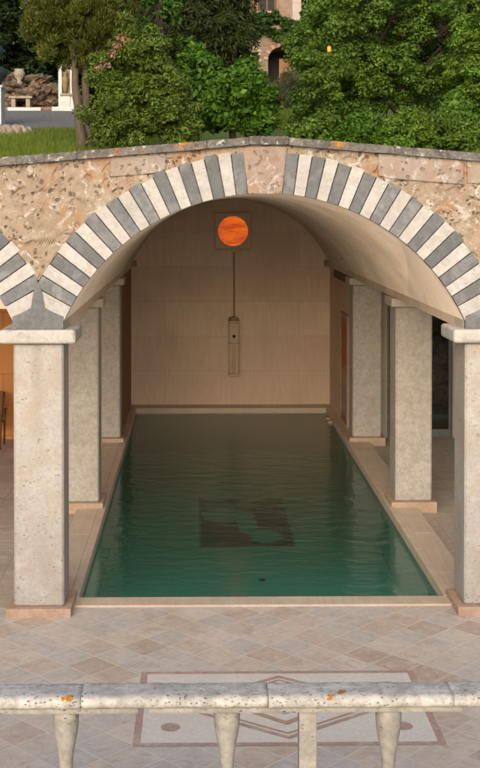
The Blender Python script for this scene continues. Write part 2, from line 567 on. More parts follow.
# ------------------------------------------------------------------ dimensions
XC = 0.75                 # axis of the bathhouse
HW = 2.26                 # half of the clear opening between columns
PW = 0.56                 # column width
BAY = 2 * HW + PW
YF = 13.44                # front face of the facade
YB = 27.6                 # back wall
ZS, ZA = 3.31, 4.754      # springing and apex
RISE = ZA - ZS
RI = (HW * HW + RISE * RISE) / (2 * RISE)
ZC = ZA - RI
RE = RI + 0.47
A0 = math.asin(HW / RI)
PX, P0, P1 = 2.16, 14.0, 27.1   # pool half width, front and back inner edges
ZW = -0.10                # water level


def coping_z(x):
    """top of the facade coping: a low gable over the middle arch"""
    d = abs(x - 0.79)
    if d < 0.22: return 5.385
    return max(5.10, 5.375 - (d - 0.22) * 0.0815)


# ------------------------------------------------------------------ setting: ground, terrace, water
def sheet(name, x0, x1, y0, y1, z, mat, kind='structure'):
    o = MB().add([(x0, y0, z), (x1, y0, z), (x1, y1, z), (x0, y1, z)], [(0, 1, 2, 3)]).build(name, mat)
    return tag(o, kind=kind)


AX = XC + HW + 0.33       # outer edge of the pool side slabs
mb = MB()
mb.add([(-30, 5.2, 0), (32, 5.2, 0), (32, 13.72, 0), (-30, 13.72, 0)], [(0, 1, 2, 3)])
tag(mb.build('pavement', MAT['paving']), kind='structure')
mb = MB()
for x0, x1 in ((-30, 2 * XC - AX), (AX, 32)):
    mb.add([(x0, 13.72, -0.06), (x1, 13.72, -0.06), (x1, YB + 1.5, -0.06), (x0, YB + 1.5, -0.06)], [(0, 1, 2, 3)])
tag(mb.build('floor', MAT['aisle_floor']), kind='structure')

# marble inlay set in the paving
mb = MB()
ix0, ix1, iy0, iy1 = -0.56, 2.13, 10.16, 11.80
bw = 0.065
z0 = 0.004
def rect(a, b, c, d, z, mi): mb.add([(a, c, z), (b, c, z), (b, d, z), (a, d, z)], [(0, 1, 2, 3)], mi)
rect(ix0 + bw, ix1 - bw, iy0 + bw, iy1 - bw, z0, 0)
rect(ix0, ix1, iy0, iy0 + bw, z0, 1); rect(ix0, ix1, iy1 - bw, iy1, z0, 1)
rect(ix0, ix0 + bw, iy0 + bw, iy1 - bw, z0, 1); rect(ix1 - bw, ix1, iy0 + bw, iy1 - bw, z0, 1)
icx, icy = (ix0 + ix1) / 2, (iy0 + iy1) / 2
def lozenge(hw, hd, t, z, mi):
    k_ = (hw - t * 1.7) / hw
    o_ = [(icx - hw, icy), (icx, icy - hd), (icx + hw, icy), (icx, icy + hd)]
    i_ = [(icx + (x - icx) * k_, icy + (y - icy) * k_) for x, y in o_]
    for i in range(4):
        j = (i + 1) % 4
        mb.add([(*o_[i], z), (*o_[j], z), (*i_[j], z), (*i_[i], z)], [(0, 1, 2, 3)], mi)
lozenge(1.03, 0.70, 0.05, z0 + 0.004, 1)
lozenge(0.89, 0.605, 0.03, z0 + 0.004, 2)
lozenge(0.50, 0.42, 0.05, z0 + 0.008, 2)
lozenge(0.24, 0.20, 0.045, z0 + 0.008, 1)
for sx in (-1, 1):
    for sy in (-1, 1):
        cx_, cy_ = icx + sx * 1.03, icy + sy * 0.45
        mb.add([(cx_ + 0.085 * math.cos(a * PI / 12), cy_ + 0.085 * math.sin(a * PI / 12), z0 + 0.004) for a in range(24)], [tuple(range(24))], 1)
tag(mb.build('paving_inlay', [MAT['inlay_white'], MAT['inlay_red'], MAT['inlay_tan']]), kind='structure')

# upper terrace on which the balustrade stands
TZ = 1.90
mb = MB()
mb.box(-30, 32, -14, 5.2, -0.5, TZ)
tag(mb.build('terrace', MAT['column_in']), kind='structure')

tag(sheet('water', XC - PX, XC + PX, P0, P1, ZW, MAT['water']))

# ------------------------------------------------------------------ pool
pool = thing('swimming_pool', (XC, P0, 0), 'long rectangular green pool with pale travertine edges under the vault', 'pool')
BZ = -0.95
mb = MB()
x0, x1 = XC - PX, XC + PX
mb.add([(x0, P0, BZ), (x1, P0, BZ), (x1, P1, BZ), (x0, P1, BZ), (x0, P0, 0), (x1, P0, 0), (x1, P1, 0), (x0, P1, 0)],
       [(0, 1, 2, 3), (0, 4, 5, 1), (1, 5, 6, 2), (2, 6, 7, 3), (3, 7, 4, 0)])
mb.build('basin', MAT['basin'], pool)
ZE = 0.022
mb = MB().box(x0 - 0.09, x1 + 0.09, 13.72, P0 + 0.012, -0.16, ZE, 0.008); mb.build('pool_edge', MAT['coping_pool'], pool)
mb = MB().box(x0 - 0.09, x1 + 0.09, P1 - 0.012, YB, -0.13, ZE, 0.008); mb.build('pool_edge', MAT['coping_pool'], pool)
for s in (-1, 1):
    a, b = XC + s * (PX - 0.012), XC + s * (PX + 0.10)
    mb = MB()
    y = P0 + 0.013
    L_ = [1.9, 2.1, 1.7, 2.2, 1.9, 2.0, 1.4]
    for l in L_:
        y2 = min(y + l, P1 - 0.013)
        if y2 - y > 0.1: mb.box(min(a, b), max(a, b), y, y2 - 0.004, -0.13, ZE + 0.003, 0.008)
        y = y2
    mb.build('pool_edge', MAT['coping_pool'], pool)
    a2 = XC + s * (PX + 0.102); b2 = XC + s * (HW + 0.33)
    mb = MB()
    y = 13.73
    for l in [1.2, 1.8, 2.1, 1.7, 2.2, 1.9, 2.0, 1.5]:
        y2 = min(y + l, YB - 0.002)
        if y2 - y > 0.05: mb.box(min(a2, b2), max(a2, b2), y, y2 - 0.004, -0.13, ZE - 0.003, 0.006)
        y = y2
    mb.build('side_slab', MAT['coping_pool'], pool)
for dy in (26.3, 25.85):
    mb = MB().box(x1 - 0.10, x1 - 0.013, dy - 0.03, dy + 0.03, -0.2, -0.05, 0.012)
    mb.build('water_inlet', MAT['plinth_in'], pool)

# dark mosaic picture on the pool floor
def mosaic_mat(cx, cy, hx, hy):
    k = NM('dark_pool_mosaic', 0.5, 0.2)
    s = k.sep()
    u = k.math('DIVIDE', k.math('SUBTRACT', s[0], cx), hx)
    v = k.math('DIVIDE', k.math('SUBTRACT', s[1], cy), hy)
    wob = k.math('MULTIPLY', k.math('SUBTRACT', k.noise(4.0, 7, 0.75, dist=0.8), 0.5), 1.1)
    def ell(px, py, rx, ry):
        a = k.math('DIVIDE', k.math('SUBTRACT', u, px), rx)
        b = k.math('DIVIDE', k.math('SUBTRACT', v, py), ry)
        d = k.math('ADD', k.math('ADD', k.math('MULTIPLY', a, a), k.math('MULTIPLY', b, b)), k.math('MULTIPLY', wob, 2.2))
        return k.ramp(d, 0.75, 1.15, inv=True)
    m1 = ell(-0.42, 0.22, 0.55, 0.30)
    m2 = ell(0.42, -0.62, 0.36, 0.26)
    m3 = ell(0.05, -0.1, 0.22, 0.45)
    m = k.math('MAXIMUM', k.math('MAXIMUM', m1, m2), m3)
    top = k.ramp(v, 0.35, 1.0)  # far end fades to basin green: water's veil and reflection painted in
    m = k.math('MAXIMUM', m, k.math('MULTIPLY', top, k.ramp(k.noise(3, 4), 0.4, 0.6)))
    edge = k.ramp(k.math('ADD', k.math('ABSOLUTE', u), k.math('MULTIPLY', wob, 0.12)), 0.92, 1.0)
    m = k.math('MAXIMUM', m, edge)
    k.color(k.mix(m, (0.004, 0.008, 0.008), (0.19, 0.60, 0.49)))
    return k.m


EX0, EX1, EY0, EY1 = 0.0, 1.62, 19.45, 22.7
mb = MB().add([(EX0, EY0, BZ + 0.005), (EX1, EY0, BZ + 0.005), (EX1, EY1, BZ + 0.005), (EX0, EY1, BZ + 0.005)], [(0, 1, 2, 3)])
mb.build('mosaic', mosaic_mat((EX0 + EX1) / 2, (EY0 + EY1) / 2, (EX1 - EX0) / 2, (EY1 - EY0) / 2), pool)
mb = MB().lathe([(0.05, BZ + 0.004), (0.05, BZ + 0.012)], 0.95, 17.7, 16)
mb.build('drain', plain('drain_iron', (0.03, 0.03, 0.03)), pool)

# ------------------------------------------------------------------ bathhouse
bath = thing('bathhouse', (XC, YF, 0), 'vaulted stone bathhouse with grey and white striped arches over the pool', 'bathhouse')


def ext_pts(xc, n=40):
    """extrados between the centre lines of the two columns"""
    pts = []
    h = BAY / 2
    for i in range(n + 1):
        x = -h + 2 * h * i / n
        pts.append((xc + x, ZC + math.sqrt(RE * RE - x * x)))
    return pts


ARCHES = [XC - BAY, XC, XC + BAY]
# rough wall above the arches, modelled with an uneven face
mb = MB()
xs0 = XC - 1.5 * BAY; xs1 = XC + 1.5 * BAY
def ext_z(x):
    xc = min(ARCHES, key=lambda a: abs(a - x))
    d = min(abs(x - xc), BAY / 2)
    return ZC + math.sqrt(RE * RE - d * d) - 0.02
nx = 760
rows = 40
vs = []; fs = []
for i in range(nx + 1):
    x = xs0 + (xs1 - xs0) * i / nx
    zb = ext_z(x); zt = coping_z(x) - 0.092
    for j in range(rows + 1):
        z = zb + (zt - zb) * j / rows
        p = Vector((x, 0, z))
        h = mnoise.fractal(p * 3.2, 0.9, 2.0, 5) * 0.012 + mnoise.fractal(p * 11 + Vector((5, 0, 0)), 0.8, 2.0, 4) * 0.009
        c = mnoise.noise(p * 8.5 + Vector((2, 7, 1)))
        if c > 0.22: h += min(0.022, (c - 0.22) * 0.15)
        vs.append((x, YF + 0.004 + h, z))
for i in range(nx):
    for j in range(rows):
        a = i * (rows + 1) + j
        fs.append((a, a + rows + 1, a + rows + 2, a + 1))
mb.add(vs, fs, 0, False)
# plain back of the wall and solid ends
bk = []
for i in range(161):
    x = xs0 + (xs1 - xs0) * i / 160
    bk += [(x, YF + 0.55, ext_z(x)), (x, YF + 0.55, coping_z(x) - 0.092)]
mb.add(bk, [(2 * i, 2 * i + 1, 2 * i + 3, 2 * i + 2) for i in range(160)], 0)
for s, xe in ((-1, xs0), (1, xs1)):
    xo = xe + s * 0.35
    mb.box(min(xe, xo), max(xe, xo), YF + 0.01, YF + 0.55, 0, 5.0)
mb.build('facade_wall', MAT['spandrel'], bath)

# dressed slabs let into the wall beside the keystone
mb = MB()
def slab_poly(x0, x1, zoff0, zoff1):
    pts = []
    n = 8
    for i in range(n + 1):
        x = x0 + (x1 - x0) * i / n
        pts.append((x, max(ext_z(x) + 0.03, coping_z(x) - 0.092 - zoff1)))
    for i in range(n, -1, -1):
        x = x0 + (x1 - x0) * i / n
        pts.append((x, coping_z(x) - 0.094 - zoff0))
    return pts
MB().prism_xz(slab_poly(2.02, 2.98, 0.0, 0.27), YF - 0.022, YF + 0.05, 0, 0.012).build('wall_slab', MAT['slab'], bath)
MB().prism_xz(slab_poly(-0.98, -0.36, 0.0, 0.22), YF - 0.014, YF + 0.05, 0, 0.012).build('wall_slab', MAT['slab'], bath)
MB().prism_xz(slab_poly(3.02, 4.2, 0.0, 0.25), YF - 0.016, YF + 0.05, 0, 0.012).build('wall_slab', MAT['slab'], bath)

# striped arches
def arch_ring(xc, key=True):
    mb = MB()
    ka = 0.078
    n = 20
    foot = A0
    # first (foot) stone larger
    step = (foot - ka) / (n + 0.5)
    edges = [foot] + [foot - step * (1.5 + i) for i in range(n)]
    edges[-1] = ka
    h = BAY / 2 - 0.002
    for s in (-1, 1):
        mb = MB()
        for i in range(n):
            a, b = edges[i], edges[i + 1]
            jit = rnd.uniform(-0.006, 0.006)
            mi = 0 if i % 2 == 0 else 1
            re = RE + rnd.uniform(-0.02, 0.02)
            g = 0.0016
            pin = []; pout = []
            for q in range(4):
                t = a + (b - a) * q / 3
                t2 = t - g if q == 0 else (t + g if q == 3 else t)
                pin.append((RI * math.sin(t2), ZC + RI * math.cos(t2)))
                x, z = re * math.sin(t2), ZC + re * math.cos(t2)
                if x > h:
                    kf = h / math.sin(t2)
                    x, z = h, ZC + kf * math.cos(t2)
                pout.append((x, z))
            pts = [(xc + s * x, z) for x, z in pin + pout[::-1]]
            mb.prism_xz(pts, YF - 0.006 + rnd.uniform(-0.004, 0.004), YF + 0.09, mi, 0.006)
        mb.build('arch_ring', [MAT['white_marble'], MAT['grey_marble']], bath)
    kx0, kx1 = RI * math.sin(ka), (RE + 0.14) * math.sin(ka) + 0.01
    ztop = min(coping_z(xc + kx1), coping_z(xc - kx1)) - 0.095
    mb = MB().prism_xz([(xc - kx0 + .003, ZC + RI * math.cos(ka) - 0.005), (xc + kx0 - .003, ZC + RI * math.cos(ka) - 0.005), (xc + kx1 - .003, ztop - 0.01), (xc + kx1 - 0.04, ztop), (xc - kx1 + 0.04, ztop), (xc - kx1 + .003, ztop - 0.01)], YF - 0.02, YF + 0.09, 0, 0.01)
    mb.build('keystone', MAT['keystone'], bath)


for a in ARCHES: arch_ring(a)

# coping on top of the facade, laid in long slabs
mb = MB()
xj = [-7.2, -5.9, -4.3, -2.75, -1.35, 0.10, 0.57, 1.01, 2.2, 3.35, 4.8, 6.4, 8.72]
for a, b in zip(xj[:-1], xj[1:]):
    n = 14
    lift = rnd.uniform(-0.002, 0.002)
    top = [(a + 0.001 + (b - a - 0.002) * i / n, 0) for i in range(n + 1)]
    pts = [(x, coping_z(x) + lift + 0.006 * mnoise.noise(Vector((x * 4, 1, 0)))) for x, _ in top]
    pts += [(x, coping_z(x) - 0.09 + lift + 0.004 * mnoise.noise(Vector((x * 5, 9, 0)))) for x, _ in top[::-1]]
    mb.prism_xz(pts, YF - 0.065 + rnd.uniform(-0.003, 0.003), YF + 0.42, 0, 0.012)
mb.build('coping', MAT['coping'], bath)

# barrel vaults
def vault(xc, y0, y1, mat):
    mb = MB()
    n = 36; t = 0.10
    ys = [y0, y1]
    vs = []
    for y in ys:
        for r in (RI, RI + t):
            for i in range(n + 1):
                a = -A0 + 2 * A0 * i / n
                vs.append((xc + r * math.sin(a), y, ZC + r * math.cos(a)))
    m = n + 1
    fs = []
    for i in range(n):
        fs.append((i, 2 * m + i, 2 * m + i + 1, i + 1))
        fs.append((m + i, m + i + 1, 3 * m + i + 1, 3 * m + i))
        fs.append((i, i + 1, m + i + 1, m + i))
    mb.add(vs, fs, 0, True)
    return mb.build('vault', mat, bath)


vault(XC, YF + 0.092, YB, MAT['vault'])
vault(ARCHES[0], YF + 0.092, YF + 0.55, MAT['vault'])
vault(ARCHES[2], YF + 0.092, YF + 0.55, MAT['vault'])

# columns
def column(xc, y, outer):
    m = MAT['column_out'] if outer else MAT['column_in']
    h = PW / 2
    zc0 = 3.07
    col = MB().box(xc - h, xc + h, y, y + PW, 0.098, zc0, 0.022, seg=1).build('column', m, bath)
    if outer:
        c = MB().box(xc - 0.43, xc + 0.43, y - 0.09, y + PW + 0.08, zc0, 3.228, 0.045, seg=4)
        c.build('capital', MAT['capital'], col)
        p = MB().box(xc - 0.365, xc + 0.365, y - 0.075, y + PW + 0.06, -0.01, 0.098, 0.012)
    else:
        c = MB().box(xc - h - 0.075, xc + h + 0.075, y - 0.05, y + PW + 0.05, zc0, ZS - 0.112, 0.012)
        c.build('capital', MAT['impost'], col)
        p = MB().box(xc - h - 0.07, xc + h + 0.07, y - 0.07, y + PW + 0.06, -0.07, 0.098, 0.012)
    p.build('plinth', MAT['plinth'] if outer else MAT['plinth_in'], col)


COLX = [XC - 1.5 * BAY, XC - 0.5 * BAY, XC + 0.5 * BAY, XC + 1.5 * BAY]
for cx in COLX:
    column(cx, YF + 0.012, True)
    # grey springer stone, pointed like a flame between the two arches
    h = 0.285
    half_ = [(h, 3.23), (h, 3.372), (0.18, 3.415), (0.075, 3.47), (0.068, 3.53), (0.055, 3.62), (0.03, 3.71)]
    px = half_ + [(0.0, 3.765)] + [(-x, z) for x, z in half_[::-1]]
    MB().prism_xz([(cx + x, z) for x, z in px], YF - 0.018, YF + 0.05, 0, 0.004).build('springer', MAT['grey_marble'], bath)
    MB().box(cx - 0.284, cx + 0.284, YF + 0.095, YF + 0.56, 3.23, 3.6, 0.0).build('springer', MAT['impost'], bath)
for cx in COLX[1:3]:
    for y in (18.2, 23.25): column(cx, y, False)

# beams along both sides that carry the vault
for cx in COLX[1:3]:
    s = -1 if cx < XC else 1
    mb = MB().box(cx - 0.279, cx + 0.279, YF + 0.562, YB, ZS - 0.108, ZS + 0.22, 0.0)
    mb.build('side_beam', MAT['vault'], bath)

# back wall, filled up to the vault
def arch_fill(xc, y0, y1, mat, name):
    n = 30
    pts = [(xc - HW - 0.4, -0.02), (xc + HW + 0.4, -0.02), (xc + HW + 0.4, ZS)]
    for i in range(n + 1):
        a = A0 - 2 * A0 * i / n
        pts.append((xc + (RI + 0.05) * math.sin(a), ZC + (RI + 0.05) * math.cos(a)))
    pts.append((xc - HW - 0.4, ZS))
    return MB().prism_xz(pts, y0, y1).build(name, mat, bath)


bw_ = arch_fill(XC, YB, YB + 0.3, MAT['back_wall'], 'back_wall')

# walls that close the last bay beside the pool
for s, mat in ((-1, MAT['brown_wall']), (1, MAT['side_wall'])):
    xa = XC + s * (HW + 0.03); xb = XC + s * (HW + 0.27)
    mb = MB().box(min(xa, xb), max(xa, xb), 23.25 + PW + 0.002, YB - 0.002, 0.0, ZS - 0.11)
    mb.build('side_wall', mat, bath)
    xa = XC + s * (HW - 0.10); xb = XC + s * (HW + 0.03)
    MB().box(min(xa, xb), max(xa, xb), YB - 0.32, YB - 0.003, ZS - 0.09, ZS + 0.03, 0.01).build('corbel', MAT['dark_plaster'], bath)
MB().box(XC + HW - 0.02, XC + HW + 0.029, 23.82, 26.4, ZS - 0.27, ZS - 0.112, 0.006).build('lintel', plain('dark_lintel_wood', (0.10, 0.07, 0.05)), bath)

# aisle ceilings, outer walls and end walls
for x0, x1 in ((xs0 - 0.3, XC - HW - PW - 0.002), (XC + HW + PW + 0.002, xs1 + 0.3)):
    MB().box(x0, x1, YF + 0.56, YB, ZS + 0.1, ZS + 0.3).build('aisle_ceiling', MAT['vault'], bath)
# the outer sides of the aisles are open between square piers
for x in (xs0 - 0.2, xs1 - 0.1):
    for y in (18.2, 23.4):
        MB().box(x, x + 0.3, y, y + 0.56, -0.08, ZS + 0.098, 0.01).build('pier', MAT['column_in'], bath)
MB().box(xs0 + 0.002, XC - HW - 0.28, 24.0, 24.3, -0.08, ZS + 0.098).build('end_wall', MAT['orange_wall'], bath)
DX0, DX1 = 3.80, 5.12
mb = MB()
mb.box(XC + HW + 0.275, DX0, 24.0, 24.3, -0.08, ZS + 0.098)
mb.box(DX1, xs1 - 0.002, 24.0, 24.3, -0.08, ZS + 0.098)
mb.box(DX0, DX1, 24.0, 24.3, 3.2, ZS + 0.098)
mb.build('end_wall', plaster('pale_end_plaster', (0.42, 0.36, 0.29)), bath)
# dark doorway with a metal framed glass leaf
door = MB()
for a, b in ((DX0 + 0.002, DX0 + 0.06), (DX1 - 0.06, DX1 - 0.002)): door.box(a, b, 24.10, 24.16, -0.06, 3.19)
door.box(DX0 + 0.06, DX1 - 0.06, 24.10, 24.16, 3.12, 3.19); door.box(DX0 + 0.06, DX1 - 0.06, 24.10, 24.16, -0.06, 0.09)
door.box(DX0 + 0.62, DX0 + 0.66, 24.10, 24.16, 0.09, 3.12)
dob = door.build('glass_door', plain('blue_grey_metal', (0.13, 0.145, 0.145), 0.6, 0.2), bath)
def glass_mat():
    k = NM('dark_glass', 0.06, 0.5)
    k.color((0.01, 0.014, 0.013))
    k.b.inputs['Transmission Weight'].default_value = 0.9
    k.b.inputs['IOR'].default_value = 1.3
    return k.m
gm = bpy.data.materials.new('clear_pane'); gm.use_nodes = True
t_ = gm.node_tree; t_.nodes.clear()
_o = t_.nodes.new('ShaderNodeOutputMaterial'); _m = t_.nodes.new('ShaderNodeMixShader'); _t = t_.nodes.new('ShaderNodeBsdfTransparent'); _g = t_.nodes.new('ShaderNodeBsdfGlossy')
_t.inputs[0].default_value = (0.8, 0.82, 0.8, 1); _g.inputs['Roughness'].default_value = 0.03; _m.inputs[0].default_value = 0.012
t_.links.new(_t.outputs[0], _m.inputs[1]); t_.links.new(_g.outputs[0], _m.inputs[2]); t_.links.new(_m.outputs[0], _o.inputs[0])
MB().box(DX0 + 0.062, DX1 - 0.062, 24.125, 24.135, 0.092, 3.118).build('pane', gm, dob)
rk = NM('dark_cave_rock', 0.95, 0.1)
_n = rk.noise(3.5, 8, 0.75, dist=1.0)
rk.color(rk.mix(rk.ramp(_n, 0.4, 0.62), (0.09, 0.07, 0.05), (0.40, 0.32, 0.22)))
rk.bump(_n, 1.0, 0.15)
mb = MB()
mb.box(3.35, 6.2, 26.3, 26.5, 0, 3.3); mb.box(3.3, 3.5, 24.31, 26.29, 0, 3.3); mb.box(6.0, 6.2, 24.31, 26.29, 0, 3.3)
mb.build('back_room', rk.m, bath)

# painted panel on the right wall, near the last column
pk = NM('painted_panel', 0.6)
s_ = pk.sep()
zz = pk.math('ADD', s_[2], pk.math('MULTIPLY', pk.math('SUBTRACT', pk.noise(5, 3), 0.5), 0.7))
cr = pk.n('ShaderNodeValToRGB'); pk.link(pk.ramp(zz, 0.2, 2.35), cr.inputs[0])
els = cr.color_ramp.elements
cols = [(0.0, (0.35, 0.10, 0.06)), (0.1, (0.42, 0.32, 0.32)), (0.3, (0.36, 0.25, 0.25)), (0.42, (0.55, 0.30, 0.14)), (0.58, (0.45, 0.10, 0.04)), (0.72, (0.50, 0.12, 0.05)), (0.9, (0.42, 0.09, 0.04)), (1.0, (0.5, 0.2, 0.1))]
for i, (p_, c_) in enumerate(cols):
    e = els[i] if i < 2 else els.new(p_)
    e.position = p_; e.color = c_ + (1,)
pk.color(pk.mix(pk.ramp(pk.noise(9, 4), 0.55, 0.7), cr.outputs[0], (0.22, 0.05, 0.03)))
pp = thing('painted_panel', (XC + HW, 24.3, 0.2), 'tall narrow red painted panel on the right wall behind the last column', 'painting')
MB().box(XC + HW - 0.012, XC + HW + 0.029, 24.0, 25.05, 0.2, 2.35, 0.004).build('canvas', pk.m, pp)
mb = MB()
for y0, y1, z0_, z1_ in ((23.94, 23.998, 0.15, 2.4), (25.052, 25.11, 0.15, 2.4), (23.998, 25.052, 2.352, 2.4), (23.998, 25.052, 0.15, 0.198)):
    mb.box(XC + HW - 0.03, XC + HW + 0.029, y0, y1, z0_, z1_, 0.004)
mb.build('frame', plain('panel_frame_wood', (0.33, 0.25, 0.17)), pp)

# round orange window in its square frame
wz, wx, ws = 4.02, XC + 0.055, 0.40
fr_ = MB()
fr_m = MAT['side_wall']
n = 40; rr = 0.345
vs = []; fs = []
for yy in (YB - 0.055, YB - 0.001):
    for i in range(n):
        a = 2 * PI * i / n
        vs.append((wx + rr * math.cos(a), yy, wz + rr * math.sin(a)))
    for i in range(n):
        a = 2 * PI * i / n
        c_, s__ = math.cos(a), math.sin(a)
        q = ws / max(abs(c_), abs(s__))
        vs.append((wx + q * c_, yy, wz + q * s__))
for i in range(n):
    j = (i + 1) % n
    fs += [(i, n + i, n + j, j), (i, j, 2 * n + j, 2 * n + i), (n + i, 3 * n + i, 3 * n + j, n + j)]
fr_.add(vs, fs)
win = fr_.build('round_window', MAT['back_wall'], bath)
mb = MB()
for a, b, c_, d in ((wx - ws - 0.03, wx + ws + 0.03, wz - ws - 0.045, wz - ws), (wx - ws - 0.03, wx + ws + 0.03, wz + ws, wz + ws + 0.03), (wx - ws - 0.03, wx - ws, wz - ws, wz + ws), (wx + ws, wx + ws + 0.03, wz - ws, wz + ws)):
    mb.box(a, b, YB - 0.07, YB - 0.001, c_, d, 0.004)
mb.build('window_frame', plain('window_frame_stone', (0.52, 0.42, 0.32)), win)
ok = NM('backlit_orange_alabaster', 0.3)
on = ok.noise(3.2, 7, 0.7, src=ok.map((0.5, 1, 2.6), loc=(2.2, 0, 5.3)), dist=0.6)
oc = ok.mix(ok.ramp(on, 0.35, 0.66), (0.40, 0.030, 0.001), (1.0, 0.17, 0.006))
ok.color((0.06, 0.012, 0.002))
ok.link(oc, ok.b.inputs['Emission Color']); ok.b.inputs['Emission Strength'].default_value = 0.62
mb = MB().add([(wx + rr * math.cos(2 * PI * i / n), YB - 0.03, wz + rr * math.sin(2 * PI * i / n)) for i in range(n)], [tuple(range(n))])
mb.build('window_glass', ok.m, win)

# wall fountain: a carved stone post fed by a pipe
fx = XC + 0.07
ft = thing('wall_fountain', (fx, YB, 0.7), 'carved stone fountain post with thin pipe on the back wall', 'fountain')
fm = travertine('fountain_stone', (0.58, 0.44, 0.31), (0.66, 0.53, 0.39), pit=0.5)
MB().tube([(fx + 0.01, YB - 0.03, 1.98), (fx + 0.012, YB - 0.03, 2.7), (fx + 0.006, YB - 0.03, 3.54)], 0.016, 8).build('pipe', plain('rusty_pipe', (0.30, 0.18, 0.105)), ft)
mb = MB()
mb.box(fx - 0.11, fx + 0.11, YB - 0.26, YB - 0.003, 1.46, 1.92, 0.02)
mb.box(fx - 0.125, fx + 0.125, YB - 0.28, YB - 0.002, 1.40, 1.455, 0.012)
mb.box(fx - 0.125, fx + 0.125, YB - 0.28, YB - 0.002, 1.925, 1.97, 0.012)
mb.build('fountain_head', fm, ft)
MB().rock((fx, YB - 0.13, 2.0), (0.12, 0.1, 0.06), 3).build('moss_cap', plain('mossy_stone', (0.28, 0.22, 0.14), 0.95), ft)
MB().tube([(fx, YB - 0.3, 1.62), (fx, YB - 0.2, 1.63)], 0.034, 12).build('spout', plain('spout_bronze', (0.03, 0.025, 0.02), 0.4, 0.6), ft)
mb = MB()
mb.box(fx - 0.105, fx - 0.03, YB - 0.23, YB - 0.003, 0.76, 1.398, 0.012); mb.box(fx + 0.03, fx + 0.105, YB - 0.23, YB - 0.003, 0.76, 1.398, 0.012)
mb.box(fx - 0.03, fx + 0.03, YB - 0.16, YB - 0.003, 0.76, 1.398); mb.box(fx - 0.12, fx + 0.12, YB - 0.25, YB - 0.003, 0.70, 0.758, 0.012)
mb.build('fountain_post', fm, ft)

# wooden armchair in the left aisle by the orange wall
chx, chy = -4.08, 23.2
ch = thing('armchair', (chx, chy, -0.06), 'brown wooden armchair by the orange wall at the left', 'chair')
wm = plain('chair_wood', (0.16, 0.07, 0.03), 0.5)
MB().box(chx - 0.27, chx + 0.27, chy - 0.27, chy + 0.25, 0.38, 0.43, 0.012).build('seat', wm, ch)
MB().box(chx - 0.27, chx + 0.27, chy + 0.24, chy + 0.28, 0.45, 0.98, 0.012, rx=R(-8)).build('backrest', wm, ch)
for sx in (-1, 1):
    MB().box(chx + sx * 0.31 - 0.035, chx + sx * 0.31 + 0.035, chy - 0.3, chy + 0.28, 0.62, 0.655, 0.01).build('armrest', wm, ch)
    for sy in (-1, 1):
        MB().tube([(chx + sx * 0.29, chy + sy * 0.25, -0.06), (chx + sx * 0.305, chy + sy * 0.22, 0.62)], [0.02, 0.026], 8).build('leg', wm, ch)
    MB().tube([(chx + sx * 0.305, chy + 0.2, 0.97), (chx + sx * 0.32, chy - 0.28, 0.655)], 0.018, 8).build('arm_brace', wm, ch)

# ------------------------------------------------------------------ balustrade
YR, ZR = 5.0, 2.588
bal = thing('balustrade', (XC, YR, TZ), 'pale pitted stone balustrade with orange lichen in the foreground', 'balustrade')
rxs = [-5.2, -3.6, -2.05, -0.485, 0.29, 1.06, 2.6, 4.1, 5.6, 7.0]


def rail_slab(a, b, seed, z):
    mb = MB()
    hw, t = 0.088, 0.052
    prof = []
    prof += [(-hw + 0.03, z - t)]
    for i in range(7):
        an = PI * 1.5 - PI * i / 6
        prof.append((-hw + 0.026 + 0.026 * math.cos(an), z - 0.026 + 0.026 * math.sin(an)))
    for q in (-0.5, -0.2, 0.2, 0.5): prof.append((q * hw * 1.2, z + 0.001))
    for i in range(7):
        an = PI / 2 - PI * i / 6
        prof.append((hw - 0.026 + 0.026 * math.cos(an), z - 0.026 + 0.026 * math.sin(an)))
    n = max(3, int((b - a) / 0.02)); m = len(prof)
    vs = []; fs = []
    for i in range(n + 1):
        x = a + 0.0015 + (b - a - 0.003) * i / n
        for py, pz in prof:
            p = Vector((x, py, pz + seed))
            d = mnoise.fractal(p * 16, 0.8, 2.0, 5) * 0.0026
            vs.append((x, YR + py * (1 + d * 3), pz + d))
    for i in range(n):
        for j in range(m):
            j2 = (j + 1) % m
            fs.append((i * m + j, (i + 1) * m + j, (i + 1) * m + j2, i * m + j2))
    fs.append(tuple(range(m))); fs.append(tuple(n * m + j for j in range(m))[::-1])
    mb.add(vs, fs, 0, True)
    return mb.build('rail_slab', MAT['rail'], bal)


for i, (a, b) in enumerate(zip(rxs[:-1], rxs[1:])):
    rail_slab(a, b, i, ZR + rnd.uniform(-0.002, 0.002))
def px2x(px): return (px - 198) / 1200 * YR
BM = travertine('baluster_stone', (0.30, 0.28, 0.245), (0.41, 0.385, 0.345), pit=0.9, pitscale=30, stain=(0.2, 0.185, 0.16), speck=0.8, mot=0.4)
for a, b in ((-5.2, px2x(139)), (px2x(148), px2x(463)), (px2x(490), 6.9)):
    MB().box(a, b, YR - 0.06, YR + 0.06, ZR - 0.078, ZR - 0.052, 0.009).build('under_rail', BM, bal)
zb_, zt_ = TZ + 0.13, ZR - 0.079
def baluster(x):
    prof = [(0.062, zb_), (0.062, zb_ + 0.03), (0.05, zb_ + 0.045), (0.034, zb_ + 0.09), (0.028, zb_ + 0.16), (0.0275, zb_ + 0.22), (0.029, zt_ - 0.24), (0.031, zt_ - 0.20), (0.038, zt_ - 0.155), (0.047, zt_ - 0.11), (0.053, zt_ - 0.07), (0.055, zt_ - 0.03), (0.057, zt_)]
    MB().lathe(prof, x, YR, 24).build('baluster', BM, bal)
for p_ in (-260, -97, 65, 227, 390, 552, 715): baluster(px2x(p_))
